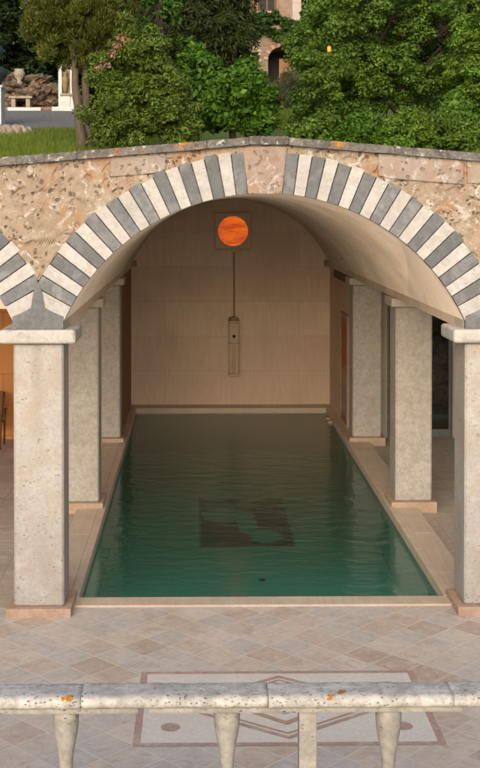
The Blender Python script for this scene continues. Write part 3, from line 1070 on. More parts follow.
for p_ in (308, -340, 800):
    x = px2x(p_)
    MB().box(x - 0.037, x + 0.037, YR - 0.04, YR + 0.04, zb_, zt_, 0.006).build('support_post', BM, bal)
MB().box(-5.2, 7.0, YR - 0.12, YR + 0.12, TZ, TZ + 0.13, 0.012).build('base_rail', MAT['rail'], bal)
# orange lichen patches on the handrail
lm = NM('orange_lichen', 0.95, 0.1)
_n = lm.noise(120, 3)
lm.color(lm.mix(lm.ramp(_n, 0.4, 0.6), (0.30, 0.11, 0.012), (0.46, 0.20, 0.02)))
lm.bump(_n, 0.8, 0.004)
def lichen(x, y, r, seed):
    """crusty flakes that follow the rounded front of the rail"""
    mb = MB()
    g = random.Random(seed)
    n = 13
    for q in range(16):
        cx_, cy_ = x + g.gauss(0, r * 0.5), y + g.gauss(0, r * 0.3)
        rr_ = r * g.uniform(0.15, 0.5)
        vs = []
        for i in range(n + 1):
            a = 2 * PI * i / n
            k_ = 0 if i == n else g.uniform(0.6, 1.2)
            px_, py_ = cx_ + math.cos(a) * rr_ * k_, max(cy_ + math.sin(a) * rr_ * k_ * 0.8, YR - 0.0875)
            dy = min(max(0, (YR - 0.062) - py_), 0.0255)
            vs.append((px_, py_, ZR + 0.004 + 0.001 * g.random() - (0.026 - math.sqrt(0.026 ** 2 - dy ** 2))))
        mb.add(vs, [(n, i, (i + 1) % n) for i in range(n)], 0, True)
    mb.build('lichen_patch', lm.m, bal)
lichen(px2x(341), YR - 0.04, 0.022, 1); lichen(px2x(329), YR - 0.078, 0.013, 4); lichen(px2x(69), YR - 0.075, 0.02, 7)

# ------------------------------------------------------------------ garden terrain behind the facade
PROF = [(13.9, 5.02), (17, 5.22), (20, 5.5), (26, 6.22), (33, 7.17), (40, 7.6), (50, 8.8), (70, 11.5), (100, 22), (160, 40)]
def gz(y):
    if y <= PROF[0][0]: return PROF[0][1]
    for (a, za), (b, zb) in zip(PROF[:-1], PROF[1:]):
        if y <= b: return za + (zb - za) * (y - a) / (b - a)
    return PROF[-1][1]
gr = NM('lawn_soil', 0.95, 0.1)
_n = gr.noise(3.0, 6, 0.65)
gr.color(gr.mix(gr.ramp(_n, 0.35, 0.65), (0.07, 0.11, 0.022), (0.14, 0.17, 0.045)))
mb = MB()
gxs = list(np.linspace(-60, -7.25, 8)) + list(np.linspace(-6.6, 9, 32)) + list(np.linspace(12, 65, 8))
gys = list(np.linspace(13.88, 40, 60)) + list(np.linspace(43, 160, 40))
for y in gys:
    for x in gxs:
        mb.v.append((x, y, gz(y) + (0.05 * mnoise.noise(Vector((x * 0.5, y * 0.5, 0))) if y > 15 else 0)))
m = len(gxs)
for j in range(len(gys) - 1):
    for i in range(m - 1):
        if gys[j + 1] < 29 and (gxs[i + 1] < -7.2 or gxs[i] > 8.9): continue      # unseen gaps added in the terrain so sky light reaches the aisles
        mb.f.append((j * m + i, j * m + i + 1, (j + 1) * m + i + 1, (j + 1) * m + i)); mb.m.append(0); mb.s.append(True)
tag(mb.build('ground', gr.m), kind='structure')
# gravel yard
gv = NM('grey_gravel', 0.95, 0.1)
_n = gv.noise(16, 6, 0.8); _n2 = gv.noise(2, 4)
gv.color(gv.mix(gv.ramp(_n, 0.35, 0.65), (0.09, 0.09, 0.088), (0.27, 0.265, 0.255)))
gv.bump(_n, 1.0, 0.02)
mb = MB()
ny = 14
for j in range(ny + 1):
    y = 25.6 + (32.6 - 25.6) * j / ny
    for i in range(13):
        x = -9 + 8.4 * i / 12
        e = 0.2 * mnoise.noise(Vector((x * 1.5, 3, 1))) if j == 0 else 0
        mb.v.append((x, y + e, gz(y + e) + 0.07))
for j in range(ny):
    for i in range(12):
        mb.f.append((j * 13 + i, j * 13 + i + 1, (j + 1) * 13 + i + 1, (j + 1) * 13 + i)); mb.m.append(0); mb.s.append(True)
tag(mb.build('gravel', gv.m), kind='structure')
# bare path near the house
pm_ = plain('sandy_path', (0.36, 0.27, 0.20), 0.95)
mb = MB()
for x in np.linspace(1.2, 9, 10):
    for y in (38.6, 40.4):
        mb.v.append((x, y, gz(y) + 0.09))
for i in range(9):
    mb.f.append((2 * i, 2 * i + 2, 2 * i + 3, 2 * i + 1)); mb.m.append(0); mb.s.append(False)
tag(mb.build('path', pm_), kind='structure')


# ------------------------------------------------------------------ vegetation
def leaf_mat(name, c1, c2, c3=None, rough=0.55, trans=0.25):
    k = NM(name, rough, 0.25)
    ri = k.geo.outputs['Random Per Island']
    cr = k.n('ShaderNodeValToRGB'); k.link(ri, cr.inputs[0])
    cr.color_ramp.elements[0].color = tuple(c1) + (1,)
    cr.color_ramp.elements[1].color = tuple(c2) + (1,)
    if c3:
        e = cr.color_ramp.elements.new(0.93); e.color = tuple(c2) + (1,)
        cr.color_ramp.elements[-1].color = tuple(c3) + (1,)
    col = cr.outputs[0]
    big = k.noise(1.6, 3)
    col = k.mix(k.math('MULTIPLY', k.ramp(big, 0.4, 0.65), 0.5), col, [c1[0] * 1.4, c1[1] * 0.95, c1[2] * 0.8])
    k.color(col)
    tr = k.n('ShaderNodeBsdfTranslucent'); k.link(k.mix(0.5, col, (0.12, 0.2, 0.02)), tr.inputs[0])
    mx = k.n('ShaderNodeMixShader'); mx.inputs[0].default_value = trans
    out = [n for n in k.t.nodes if n.type == 'OUTPUT_MATERIAL'][0]
    k.link(k.b.outputs[0], mx.inputs[1]); k.link(tr.outputs[0], mx.inputs[2]); k.link(mx.outputs[0], out.inputs[0])
    return k.m


def norm(a): return a / np.maximum(np.linalg.norm(a, axis=1, keepdims=True), 1e-6)


def clumps(ells, n, shell=0.55, seed=1, rag=0.07):
    """clump centres inside a set of ellipsoids, mostly near the surface"""
    g = np.random.default_rng(seed)
    vol = np.array([e[3] * e[4] * e[5] for e in ells]) ** (2 / 3); vol = vol / vol.sum()
    out = []
    for e, p in zip(ells, vol):
        k = max(3, int(n * p))
        d = norm(g.normal(size=(k, 3)))
        r = (shell + (1 - shell) * g.random((k, 1)) ** 0.6)
        r *= 1 + rag * np.maximum(g.normal(size=(k, 1)), -0.5)
        r *= 1 + 0.14 * np.sin(d[:, :1] * 5 + seed) * np.cos(d[:, 2:3] * 6 + seed)
        out.append(np.array(e[:3]) + d * r * np.array(e[3:6]))
    return np.concatenate(out)


def foliage(cent, crad, per, L, W, seed=1, droop=0.0, flat=0.7, up=0.5, spray=False):
    g = np.random.default_rng(seed + 100)
    N = len(cent)
    rad = crad * (0.65 + 0.7 * g.random(N))
    idx = np.repeat(np.arange(N), per)
    M = len(idx)
    u = norm(g.normal(size=(M, 3)) + np.array([0, -0.15, up * 0.6]))
    rr = (0.35 + 0.65 * g.random((M, 1)) ** 0.5) * rad[idx][:, None]
    pos = cent[idx] + u * rr * np.array([1, 1, flat])
    if spray:      # scale-leaved sprays: long axis outward and up (or down)
        d = norm(u * 0.8 + np.array([0, 0, 0.9 - 2 * droop]) + g.normal(size=(M, 3)) * 0.35)
        nrm = norm(np.cross(d, g.normal(size=(M, 3))))
    else:
        nrm = norm(u * 0.7 + np.array([0, -0.1, 0.6]) + g.normal(size=(M, 3)) * 0.5)
        d = norm(np.cross(nrm, g.normal(size=(M, 3))) + np.array([0, 0, -droop]))
        d = norm(d - nrm * np.sum(d * nrm, axis=1, keepdims=True))
    s = np.cross(nrm, d)
    sz = (0.5 + 1.0 * g.random((M, 1)))
    l = L * sz; w_ = W * sz
    V = np.empty((M, 4, 3), dtype=np.float32)
    V[:, 0] = pos - d * l * 0.5
    V[:, 1] = pos + s * w_ * 0.5 - nrm * w_ * 0.12
    V[:, 2] = pos + d * l * 0.5 - nrm * l * 0.1
    V[:, 3] = pos - s * w_ * 0.5 - nrm * w_ * 0.12
    F = np.arange(M * 4, dtype=np.int32).reshape(M, 4)
    return V.reshape(-1, 3), F


def bark(name, c):
    k = NM(name, 0.95, 0.1)
    n_ = k.noise(9, 7, 0.7, src=k.map((2.5, 2.5, 0.4)))
    k.color(k.mix(k.ramp(n_, 0.35, 0.65), [x * 0.5 for x in c], c))
    k.bump(n_, 1.0, 0.05)
    return k.m


BARK = bark('grey_brown_bark', (0.20, 0.155, 0.12))
BARKD = bark('dark_bark', (0.09, 0.07, 0.05))


def plant(name, label, cat, base, ells, mat, n, crad, per, L, W, seed, trunks=None, barkm=None, group=None, shell=0.55, rag=0.07, **kw):
    root = thing(name, base, label, cat, group)
    cent = clumps(ells, n, shell, seed, rag)
    V, F = foliage(cent, crad, per, L, W, seed, **kw)
    np_mesh('crown', V, F, mat, root)
    mb = MB()
    g = random.Random(seed)
    if trunks is None:
        trunks = [[(base[0], base[1], base[2] - 0.1), tuple(ells[0][:3])]]
    for tr in trunks:
        pts = [Vector(p) for p in tr]
        seg = []
        for a, b in zip(pts[:-1], pts[1:]):
            for q in range(4):
                p = a.lerp(b, q / 4)
                seg.append(p + Vector((g.uniform(-1, 1), g.uniform(-1, 1), 0)) * 0.02)
        seg.append(pts[-1])
        r0 = kw.get('tr', None) or 0.07 + 0.02 * (pts[-1].z - pts[0].z) * 0.5
        mb.tube(seg, [r0 * (1 - 0.65 * i / (len(seg) - 1)) for i in range(len(seg))], 10)
        top = seg[len(seg) // 2:]
        for _ in range(14):
            c = Vector(cent[g.randrange(len(cent))])
            s_ = top[g.randrange(len(top))]
            mid = s_.lerp(c, 0.5) + Vector((0, 0, 0.08))
            mb.tube([s_, mid, c], [r0 * 0.3, r0 * 0.18, 0.008], 6)
    mb.build('trunk', barkm or BARKD, root)
    return root


def W_(px, py, D): return ((px - 198) / 1200 * D, D, 4.62 - (py - 205) / 1200 * D)
def E_(px, py, D, rpx, rpy, rd=None):
    x, y, z = W_(px, py, D)
    k_ = D / 1200
    return (x, y, z, rpx * k_, rd or min(rpx, rpy) * k_ * 0.9, rpy * k_)
def base_at(px, D): 
    x = (px - 198) / 1200 * D
    return (x, D, gz(D))

LM_JUN = leaf_mat('juniper_sprays', (0.053, 0.070, 0.009), (0.134, 0.152, 0.021), (0.186, 0.171, 0.040))
LM_YEW = leaf_mat('olive_needles', (0.063, 0.113, 0.014), (0.154, 0.227, 0.036), (0.239, 0.227, 0.065))
LM_BRI = leaf_mat('bright_leaves', (0.026, 0.083, 0.006), (0.094, 0.194, 0.014), (0.187, 0.300, 0.035))
LM_CYP = leaf_mat('dark_cypress_sprays', (0.025, 0.042, 0.012), (0.067, 0.090, 0.024), (0.108, 0.098, 0.038))
LM_OAK = leaf_mat('oak_leaves', (0.043, 0.103, 0.011), (0.135, 0.236, 0.030), (0.205, 0.299, 0.050))
LM_OAKL = leaf_mat('pale_oak_leaves', (0.068, 0.151, 0.014), (0.152, 0.269, 0.031))
LM_DRK = leaf_mat('dark_evergreen_leaves', (0.009, 0.021, 0.005), (0.027, 0.048, 0.012))
LM_IVY = leaf_mat('ivy_leaves', (0.022, 0.063, 0.009), (0.050, 0.110, 0.017))
LM_DRY = leaf_mat('dry_pink_leaves', (0.26, 0.15, 0.10), (0.40, 0.27, 0.20))
LM_GRY = leaf_mat('grey_green_stems', (0.07, 0.09, 0.045), (0.14, 0.15, 0.08))

# juniper on twin trunks, left
D = 20
b = base_at(86, D)
t1 = [W_(82, 152, D), W_(79, 110, D), W_(74, 60, D), W_(68, 20, D)]
t2 = [W_(90, 152, D + .15), W_(87, 110, D + .15), W_(86, 60, D + .1), W_(95, 10, D)]
plant('juniper_tree', 'dark juniper on two slim bare trunks at the left behind the wall', 'tree', b,
      [E_(75, 22, D, 46, 42), E_(50, 0, D, 26, 50), E_(104, 2, D, 30, 50), E_(80, -45, D, 45, 50), E_(68, 52, D, 26, 22)], LM_JUN, 420, 0.17, 190, 0.062, 0.016, 11, rag=0.1,
      trunks=[t1, t2], barkm=BARK, spray=True, up=0.3)

# olive-green shrub, centre left
D = 18.6
plant('conifer_shrub', 'olive green bushy conifer with dry pinkish tips beside the twin trunks', 'shrub', base_at(140, D),
      [E_(140, 105, D, 48, 40), E_(135, 72, D, 34, 34), E_(115, 120, D, 30, 30), E_(172, 118, D, 30, 32), E_(124, 46, D, 13, 26), E_(152, 48, D, 14, 22), E_(138, 60, D, 20, 20), E_(108, 74, D, 14, 20), E_(168, 88, D, 16, 24), E_(184, 136, D, 18, 14)], LM_YEW, 330, 0.14, 150, 0.06, 0.027, 23, up=0.5, rag=0.2, shell=0.35, flat=0.8)
cs_root = [o for o in C.objects if o.name == 'conifer_shrub'][0]
for q_, tips in enumerate(([W_(121, 38, 18.3), W_(117, 47, 18.3), W_(126, 42, 18.3), W_(113, 54, 18.2)], [W_(105, 66, 18.1), W_(98, 69, 18.1)])):
    V, F = foliage(np.array(tips), 0.09, 60, 0.05, 0.028, 77 + q_)
    np_mesh('dry_tips', V, F, LM_DRY, cs_root)

# bright leafy shrub in the middle
D = 20.2
plant('leafy_shrub', 'bright green broad leaved shrub in the middle with a clipped right side', 'shrub', base_at(235, D),
      [E_(230, 98, D, 38, 36), E_(240, 88, D, 20, 22), E_(256, 114, D, 17, 28), E_(205, 92, D, 26, 36), E_(196, 64, D, 14, 16)], LM_BRI, 230, 0.19, 110, 0.105, 0.055, 31, droop=0.7, rag=0.13, shell=0.45)
# vine through the cypress
D = 23
plant('climbing_vine', 'light green vine with sparse leaves climbing the dark cypress', 'vine', base_at(166, D),
      [E_(160, 6, D, 14, 12), E_(176, 12, D, 8, 10), E_(186, 45, D, 10, 8), E_(146, 30, D, 10, 8), E_(150, 44, D, 12, 12)], LM_BRI, 46, 0.13, 26, 0.10, 0.06, 37, droop=0.6)
# dark cypresses behind
D = 26
plant('cypress_tree', 'broad dark cypress with drooping sprays left of the stone house', 'tree', base_at(205, D),
      [E_(205, 20, D, 50, 56), E_(175, -20, D, 38, 50), E_(222, -15, D, 30, 55), E_(235, 40, D, 20, 34), E_(180, 58, D, 28, 30)], LM_CYP, 460, 0.20, 130, 0.11, 0.028, 41, spray=True, droop=0.75)
D = 30
plant('cypress_tree', 'dark cypress in shade between the juniper and the broad cypress', 'tree', base_at(135, D),
      [E_(135, 25, D, 36, 70), E_(130, -40, D, 40, 50)], LM_CYP, 260, 0.22, 120, 0.11, 0.03, 43, spray=True, droop=0.5)
# big oak at the right
D = 23
tk = [base_at(392, D), W_(398, 110, D), W_(404, 60, D), W_(398, 10, D)]
tk2 = [W_(398, 112, D), W_(360, 70, D), W_(340, 30, D)]
tk3 = [W_(401, 90, D), W_(440, 55, D), W_(460, 10, D)]
plant('oak_tree', 'large spreading light green oak at the right behind the wall', 'tree', base_at(392, D),
      [E_(345, 95, D, 44, 34, 1.0), E_(330, 40, D, 36, 46, 1.1), E_(378, 15, D, 50, 44, 1.3), E_(392, 72, D, 42, 34, 1.0), E_(436, 40, D, 40, 44, 1.2), E_(425, 92, D, 34, 28, .9), E_(370, -50, D, 70, 50, 1.6), E_(322, 84, D, 24, 24, .8), E_(322, 118, D, 30, 18, .8), E_(368, 120, D, 34, 16, .8), E_(296, 108, D, 12, 18, .5), E_(310, 60, D - .8, 14, 10, .4), E_(338, 66, D - 1, 16, 10, .4), E_(324, 92, D - 1.2, 20, 22, .4), E_(330, 70, D - 1.3, 14, 13, .35)],
      LM_OAK, 380, 0.24, 240, 0.066, 0.04, 53, rag=0.12, trunks=[tk, tk2, tk3], barkm=BARKD, flat=0.6, shell=0.6)
D = 20.5
plant('oak_tree', 'paler young oak at the far right edge, partly cut off', 'tree', base_at(500, D),
      [E_(472, 70, D, 28, 44, .8), E_(505, 20, D, 42, 60, 1.0), E_(515, 90, D, 50, 50, 1.0), E_(462, 112, D, 18, 26, .5)], LM_OAKL, 300, 0.18, 170, 0.066, 0.038, 59, barkm=BARKD, flat=0.6)
# low shrubs along the wall, right
D = 17.2
for i, (px, rp, rh, lab) in enumerate(((352, 26, 17, 'low bright green shrub behind the wall under the oak'), (402, 32, 20, 'rounded light green shrub behind the wall right of centre'), (452, 26, 17, 'small dark green shrub behind the wall near the right edge'), (314, 22, 15, 'low leafy shrub behind the wall just right of the keystone'))):
    plant('low_shrub', lab, 'shrub', base_at(px, D), [E_(px, 136, D, rp, rh, .35), E_(px + 10, 128, D, rp * .6, rh, .3)], (LM_BRI, LM_OAKL, LM_OAK, LM_OAK)[i], 90, 0.12, 130, 0.055, 0.03, 61 + i, group='low shrubs behind the wall')
# fill between oak and leafy shrub: grey-green plants under the house
D = 36
plant('grassy_shrub', 'grey green feathery shrub below the arched doorway', 'shrub', base_at(284, D), [E_(284, 98, D, 15, 20, .5), E_(290, 88, D, 10, 14, .4)], LM_GRY, 90, 0.16, 90, 0.16, 0.02, 71, spray=True)
D = 40
plant('garden_tree', 'dark round tree beside the arched door of the house', 'tree', base_at(312, D), [E_(320, 62, D, 24, 34, 1.0), E_(328, 20, D, 22, 40, 1.0), E_(308, 90, D, 12, 20, .6)], LM_OAK, 220, 0.26, 100, 0.13, 0.08, 73)

# dark wood behind
labs = ['tall black green evergreen at the far left edge', 'dense dark evergreen behind the rock wall', 'dark evergreen behind the juniper crown', 'deep green tree behind the dark cypresses', 'dark tree above the house wall on the right', 'dark tall tree behind the oak crown', 'dark evergreen at the back far right']
for i, (px, D, rp) in enumerate(((-40, 44, 60), (25, 41, 62), (95, 45, 60), (180, 47, 60), (345, 58, 60), (410, 52, 70), (490, 50, 70))):
    x, y, z = W_(px, 20, D)
    zb = gz(D)
    h = 4.62 + (205 + 70) / 1200 * D - zb
    r = rp / 1200 * D
    plant('evergreen_tree', labs[i], 'tree', (x, D, zb), [(x, D, zb + h * .55, r, r, h * .5), (x + .4, D - .5, zb + h * .35, r * .9, r * .8, h * .36), (x - .6, D, zb + h * .75, r * .7, r * .7, h * .35)],
          LM_DRK, 420, 0.42, 95, 0.20, 0.10, 80 + i, group='dark trees at the back of the garden')

# ivy mass on the house ledge is built with the house; grass on the lawn
def grass(x0, x1, y0, y1, n, h, seed, name, mat):
    g = np.random.default_rng(seed)
    x = x0 + (x1 - x0) * g.random(n); y = y0 + (y1 - y0) * g.random(n)
    z = np.array([gz(v) for v in y]) - 0.02
    a = g.random(n) * 2 * PI
    hh = h * (0.5 + 0.9 * g.random(n))
    wd = 0.006 + 0.006 * g.random(n)
    ln = hh * (g.random(n) - 0.2) * 0.7
    b = g.random(n) * 2 * PI
    V = np.empty((n, 3, 3))
    V[:, 0] = np.stack([x - np.cos(a) * wd, y - np.sin(a) * wd, z], 1)
    V[:, 1] = np.stack([x + np.cos(a) * wd, y + np.sin(a) * wd, z], 1)
    V[:, 2] = np.stack([x + np.cos(b) * ln, y + np.sin(b) * ln, z + hh], 1)
    o = np_mesh(name, V.reshape(-1, 3), np.arange(n * 3).reshape(n, 3), mat)
    return tag(o, kind='stuff')


LM_GRS = leaf_mat('grass_blades', (0.069, 0.121, 0.010), (0.179, 0.243, 0.029), (0.300, 0.289, 0.076))
grass(-4.6, -0.8, 14.1, 25.7, 60000, 0.13, 5, 'grass', LM_GRS)
grass(-0.8, 5.5, 14.1, 20.5, 26000, 0.10, 6, 'grass', LM_GRS)
grass(1.2, 4.2, 26, 38.4, 14000, 0.14, 8, 'grass', LM_GRS)

# ------------------------------------------------------------------ garden features at the left
stone_g = travertine('garden_stone', (0.28, 0.235, 0.18), (0.40, 0.34, 0.27), pit=0.8, pitscale=12, stain=(0.14, 0.115, 0.085))
rockm = spandrel_mat('grotto_rock', (0.085, 0.06, 0.042), (0.16, 0.115, 0.085), (0.22, 0.18, 0.15), 0.9)
white_s = travertine('white_garden_marble', (0.60, 0.58, 0.55), (0.74, 0.72, 0.70), pit=0.2, stain=(0.42, 0.40, 0.36))
# statue: bust on a pedestal
D = 26.6
sx_, sy_, szb = (-9 - 198) / 1200 * D, D, gz(26.6) + 0.05
pz = 4.62 - (87 - 205) / 1200 * D
pd = thing('pedestal', (sx_, sy_, szb), 'white square stone pedestal at the left edge of the gravel', 'pedestal')
mb = MB().box(sx_ - 0.29, sx_ + 0.29, sy_ - 0.29, sy_ + 0.29, szb - 0.05, pz - 0.05, 0.012)
mb.build('shaft', white_s, pd)
MB().box(sx_ - 0.32, sx_ + 0.32, sy_ - 0.32, sy_ + 0.32, pz - 0.05, pz, 0.01).build('cap', white_s, pd)
bz = plain('dark_bronze', (0.055, 0.07, 0.075), 0.45, 0.6)
st = thing('bust_statue', (sx_, sy_, pz), 'dark blue green bust on the white pedestal at the left edge', 'statue')
prof = [(0.20, 0), (0.22, 0.03), (0.24, 0.10), (0.33, 0.22), (0.345, 0.34), (0.27, 0.42), (0.13, 0.46), (0.10, 0.52), (0.13, 0.56), (0.20, 0.62), (0.245, 0.70), (0.265, 0.78), (0.25, 0.87), (0.19, 0.94), (0.10, 0.975), (0.02, 0.985)]
mb = MB().lathe([(r * 1.12, pz + z * 0.98) for r, z in prof], sx_, sy_, 28, sy=0.85)
mb.v = [(x, y - 0.05 * max(0, 1 - abs(z - pz - 0.72) / 0.12) * (1 if (y < sy_ and abs(x - sx_) < 0.07) else 0), z) for x, y, z in mb.v]
mb.build('bust', bz, st)
rs = thing('edging_stones', (W_(4, 140, 24)[0], 24, gz(24)), 'low ring of dark rough stones on the grass below the statue', 'stone edging')
mb = MB()
for i in range(11):
    a = -PI * 0.95 + PI * 0.9 * i / 10
    cx_, cy_ = W_(-6, 140, 24)[0] + 0.62 * math.cos(a), 24.2 + 0.45 * math.sin(a)
    mb.rock((cx_, cy_, gz(24) + 0.08), (0.15, 0.12, 0.15), i, 3)
mb.rock((W_(-6, 140, 24)[0], 24.25, gz(24) + 0.05), (0.6, 0.42, 0.12), 33, 3)
mb.build('stones', stone_g, rs)

# rock grotto wall, of rough boulders
D = 34
gw = thing('rock_wall', (W_(32, 107, D)[0], D, gz(D)), 'rough brown rock wall at the back of the gravel yard', 'rock wall')
mb = MB()
g_ = random.Random(3)
for i in range(80):
    px = g_.uniform(-25, 60); py = g_.uniform(78, 108)
    if py < 78 + 16 * math.sin((px + 20) * 0.1) ** 2: py += 12
    x, y, z = W_(px, py, D + g_.uniform(-0.2, 0.5))
    mb.rock((x, y, z), (g_.uniform(.16, .34), .3, g_.uniform(.10, .24)), i, 3, amp=0.75, smooth=False)
mb.build('boulders', rockm, gw)
ur = thing('garden_urn', W_(20, 84, 33.9), 'small grey stone urn on top of the rock wall', 'urn')
x, y, z = W_(20, 84, 33.9)
MB().lathe([(0.10, z - .06), (0.10, z + .04), (0.05, z + .08), (0.15, z + .2), (0.17, z + .3), (0.13, z + .36), (0.15, z + .4), (0.02, z + .41)], x, y, 16).build('body', stone_g, ur)
bx, by, _ = W_(22, 104, 33.2)
bzz = gz(33.2)
bn = thing('stone_bench', (bx, by, bzz), 'grey stone slab bench in front of the rock wall', 'bench')
MB().box(bx - 0.32, bx + 0.32, by - 0.18, by + 0.18, bzz + 0.36, bzz + 0.43, 0.015).build('seat', stone_g, bn)
for s in (-1, 1): MB().box(bx + s * 0.2 - 0.06, bx + s * 0.2 + 0.06, by - 0.14, by + 0.14, bzz, bzz + 0.358, 0.015).build('leg', stone_g, bn)
# niche shrine
nx_, ny_, _ = W_(66.5, 107, 33.6)
nz = 4.62 - (109 - 205) / 1200 * 33.6
k_ = 33.6 / 1200
nc = thing('shrine_niche', (nx_, ny_, nz), 'pale arched stone shrine with a niche beside the twin trunks', 'shrine')
hw, hh = 7.6 * k_, 47 * k_
zs = nz + hh - hw
outer = [(nx_ - hw, nz), (nx_ + hw, nz), (nx_ + hw, zs)] + [(nx_ + hw * math.cos(PI * i / 10), zs + hw * math.sin(PI * i / 10)) for i in range(1, 10)] + [(nx_ - hw, zs)]
MB().prism_xz(outer, ny_ + 0.18, ny_ + 0.4).build('back_slab', stone_g, nc)
mb = MB()
iw = hw * 0.55
mb.box(nx_ - hw, nx_ - iw, ny_, ny_ + 0.178, nz, zs); mb.box(nx_ + iw, nx_ + hw, ny_, ny_ + 0.178, nz, zs)
for i in range(10):
    a, b = PI * i / 10, PI * (i + 1) / 10
    mb.prism_xz([(nx_ + iw * math.cos(a), zs + iw * math.sin(a)), (nx_ + hw * math.cos(a), zs + hw * math.sin(a)), (nx_ + hw * math.cos(b), zs + hw * math.sin(b)), (nx_ + iw * math.cos(b), zs + iw * math.sin(b))], ny_, ny_ + 0.178)
mb.build('surround', white_s, nc)
MB().box(nx_ - iw + .003, nx_ + iw - .003, ny_ - 0.03, ny_ + 0.175, nz, nz + 0.36, 0.01).build('altar', white_s, nc)
MB().box(nx_ - iw - .04, nx_ + iw + .04, ny_ - 0.07, ny_ - 0.002, nz + 0.36, nz + 0.42, 0.008).build('shelf', stone_g, nc)
x, z = nx_ - 0.03, nz + 0.42
MB().lathe([(0.05, z), (0.06, z + .12), (0.09, z + .3), (0.1, z + .42), (0.05, z + .5), (0.065, z + .56), (0.06, z + .64), (0.01, z + .68)], x, ny_ + 0.06, 14).build('figure', plain('gilded_figure', (0.24, 0.17, 0.08)), nc)
# kerb of the gravel yard
kb = thing('garden_kerb', (W_(40, 112, 32.7)[0], 32.7, gz(32.7)), 'low terracotta and white kerb along the back of the gravel', 'kerb')
x0, x1 = W_(8, 0, 32.7)[0], W_(76, 0, 32.7)[0]
z = gz(32.7)
MB().box(x0 - 3, x1, 32.75, 32.95, z - 0.1, z + 0.16, 0.02).build('kerb_wall', plain('terracotta_kerb', (0.24, 0.14, 0.09), 0.9), kb)
mb = MB()
mb.box(x0 + 0.05, x0 + 0.95, 32.4, 32.74, z - 0.1, z + 0.115, 0.02); mb.box(x1 - 0.6, x1, 32.3, 32.74, z - 0.1, z + 0.13, 0.02)
mb.build('kerb_slabs', white_s, kb)

# ------------------------------------------------------------------ stone house far back
D = 50
hb = gz(D)
def brickm(name, c1, c2, mo, bw, bh):
    k = NM(name, 0.95, 0.1)
    s = k.sep()
    jit = k.math('MULTIPLY', k.noise(2.5, 3), 0.12)
    vec = k.comb(k.math('ADD', s[0], s[1]), k.math('ADD', s[2], jit), 0)
    br = k.n('ShaderNodeTexBrick'); k.link(vec, br.inputs['Vector'])
    br.inputs['Scale'].default_value = 1; br.inputs['Brick Width'].default_value = bw; br.inputs['Row Height'].default_value = bh; br.inputs['Mortar Size'].default_value = 0.018
    br.inputs['Color1'].default_value = c1 + (1,); br.inputs['Color2'].default_value = c2 + (1,); br.inputs['Mortar'].default_value = mo + (1,)
    n_ = k.noise(5, 6, 0.7)
    k.color(k.mix(k.math('MULTIPLY', k.ramp(n_, 0.4, 0.65), 0.6), br.outputs['Color'], (0.30, 0.19, 0.13)))
    k.bump(k.math('SUBTRACT', n_, br.outputs['Fac']), 0.8, 0.04)
    return k.m


hm = brickm('rubble_house_wall', (0.26, 0.175, 0.125), (0.34, 0.255, 0.19), (0.36, 0.30, 0.25), 0.34, 0.16)
hs = thing('stone_house', (W_(275, 100, D)[0], D, hb), 'old rubble stone house with brown window and arched doorway behind the trees', 'house')
def hx(px): return (px - 198) / 1200 * D
def hz(py): return 4.62 - (py - 205) / 1200 * D
mb = MB()
wx0, wx1, wz0, wz1 = hx(258), hx(276), hz(12), hz(-28)
X0, X1 = hx(225), hx(292)
mb.box(X0, wx0, D, D + 5, hz(40), hz(-90)); mb.box(wx1, X1, D, D + 5, hz(40), hz(-90))
mb.box(wx0, wx1, D, D + 5, hz(40), wz0); mb.box(wx0, wx1, D, D + 5, wz1, hz(-90)); mb.box(wx0, wx1, D + 0.5, D + 5, wz0, wz1)
mb.build('upper_wall', hm, hs)
MB().box(X1 + .002, hx(301), D - 0.06, D + 5, hz(110), hz(-90), 0.01).build('corner_pilaster', plaster('pale_house_render', (0.46, 0.40, 0.34)), hs)
MB().box(X0 - 0.2, hx(304), D - 0.4, D + 5.4, hz(-90), hz(-96), 0.03).build('roof', plain('roof_tiles', (0.28, 0.13, 0.08), 0.9), hs)
wf = MB()
wmm = plain('brown_window_wood', (0.16, 0.08, 0.05), 0.6)
for a, b, c_, d in ((wx0, wx0 + .08, wz0, wz1), (wx1 - .08, wx1, wz0, wz1), (wx0 + .08, wx1 - .08, wz0, wz0 + .08), (wx0 + .08, wx1 - .08, wz1 - .08, wz1), ((wx0 + wx1) / 2 - .04, (wx0 + wx1) / 2 + .04, wz0 + .08, wz1 - .08)):
    wf.box(a + .002, b - .002, D + 0.12, D + 0.2, c_ + .002, d - .002)
for q in (0.33, 0.66): wf.box(wx0 + .08, wx1 - .08, D + 0.14, D + 0.18, wz0 + (wz1 - wz0) * q - .02, wz0 + (wz1 - wz0) * q + .02)
wo = wf.build('window', wmm, hs)
dg = NM('dark_window_pane', 0.35, 0.15); dg.color((0.012, 0.012, 0.012))
MB().box(wx0 + .01, wx1 - .01, D + 0.205, D + 0.22, wz0 + .01, wz1 - .01).build('pane', dg.m, wo)
mb = MB()
mb.box(wx0 - .12, wx0 - .003, D - 0.04, D + 0.1, wz0 - .1, wz1 + .1); mb.box(wx1 + .003, wx1 + .12, D - 0.04, D + 0.1, wz0 - .1, wz1 + .1)
mb.build('window_surround', plain('window_brick_trim', (0.30, 0.17, 0.12), 0.9), wo)
MB().box(wx0 - .14, wx1 + .14, D - 0.12, D + 0.1, wz0 - .08, wz0 - .002, 0.01).build('window_sill', plain('sill_stone', (0.40, 0.34, 0.28)), wo)
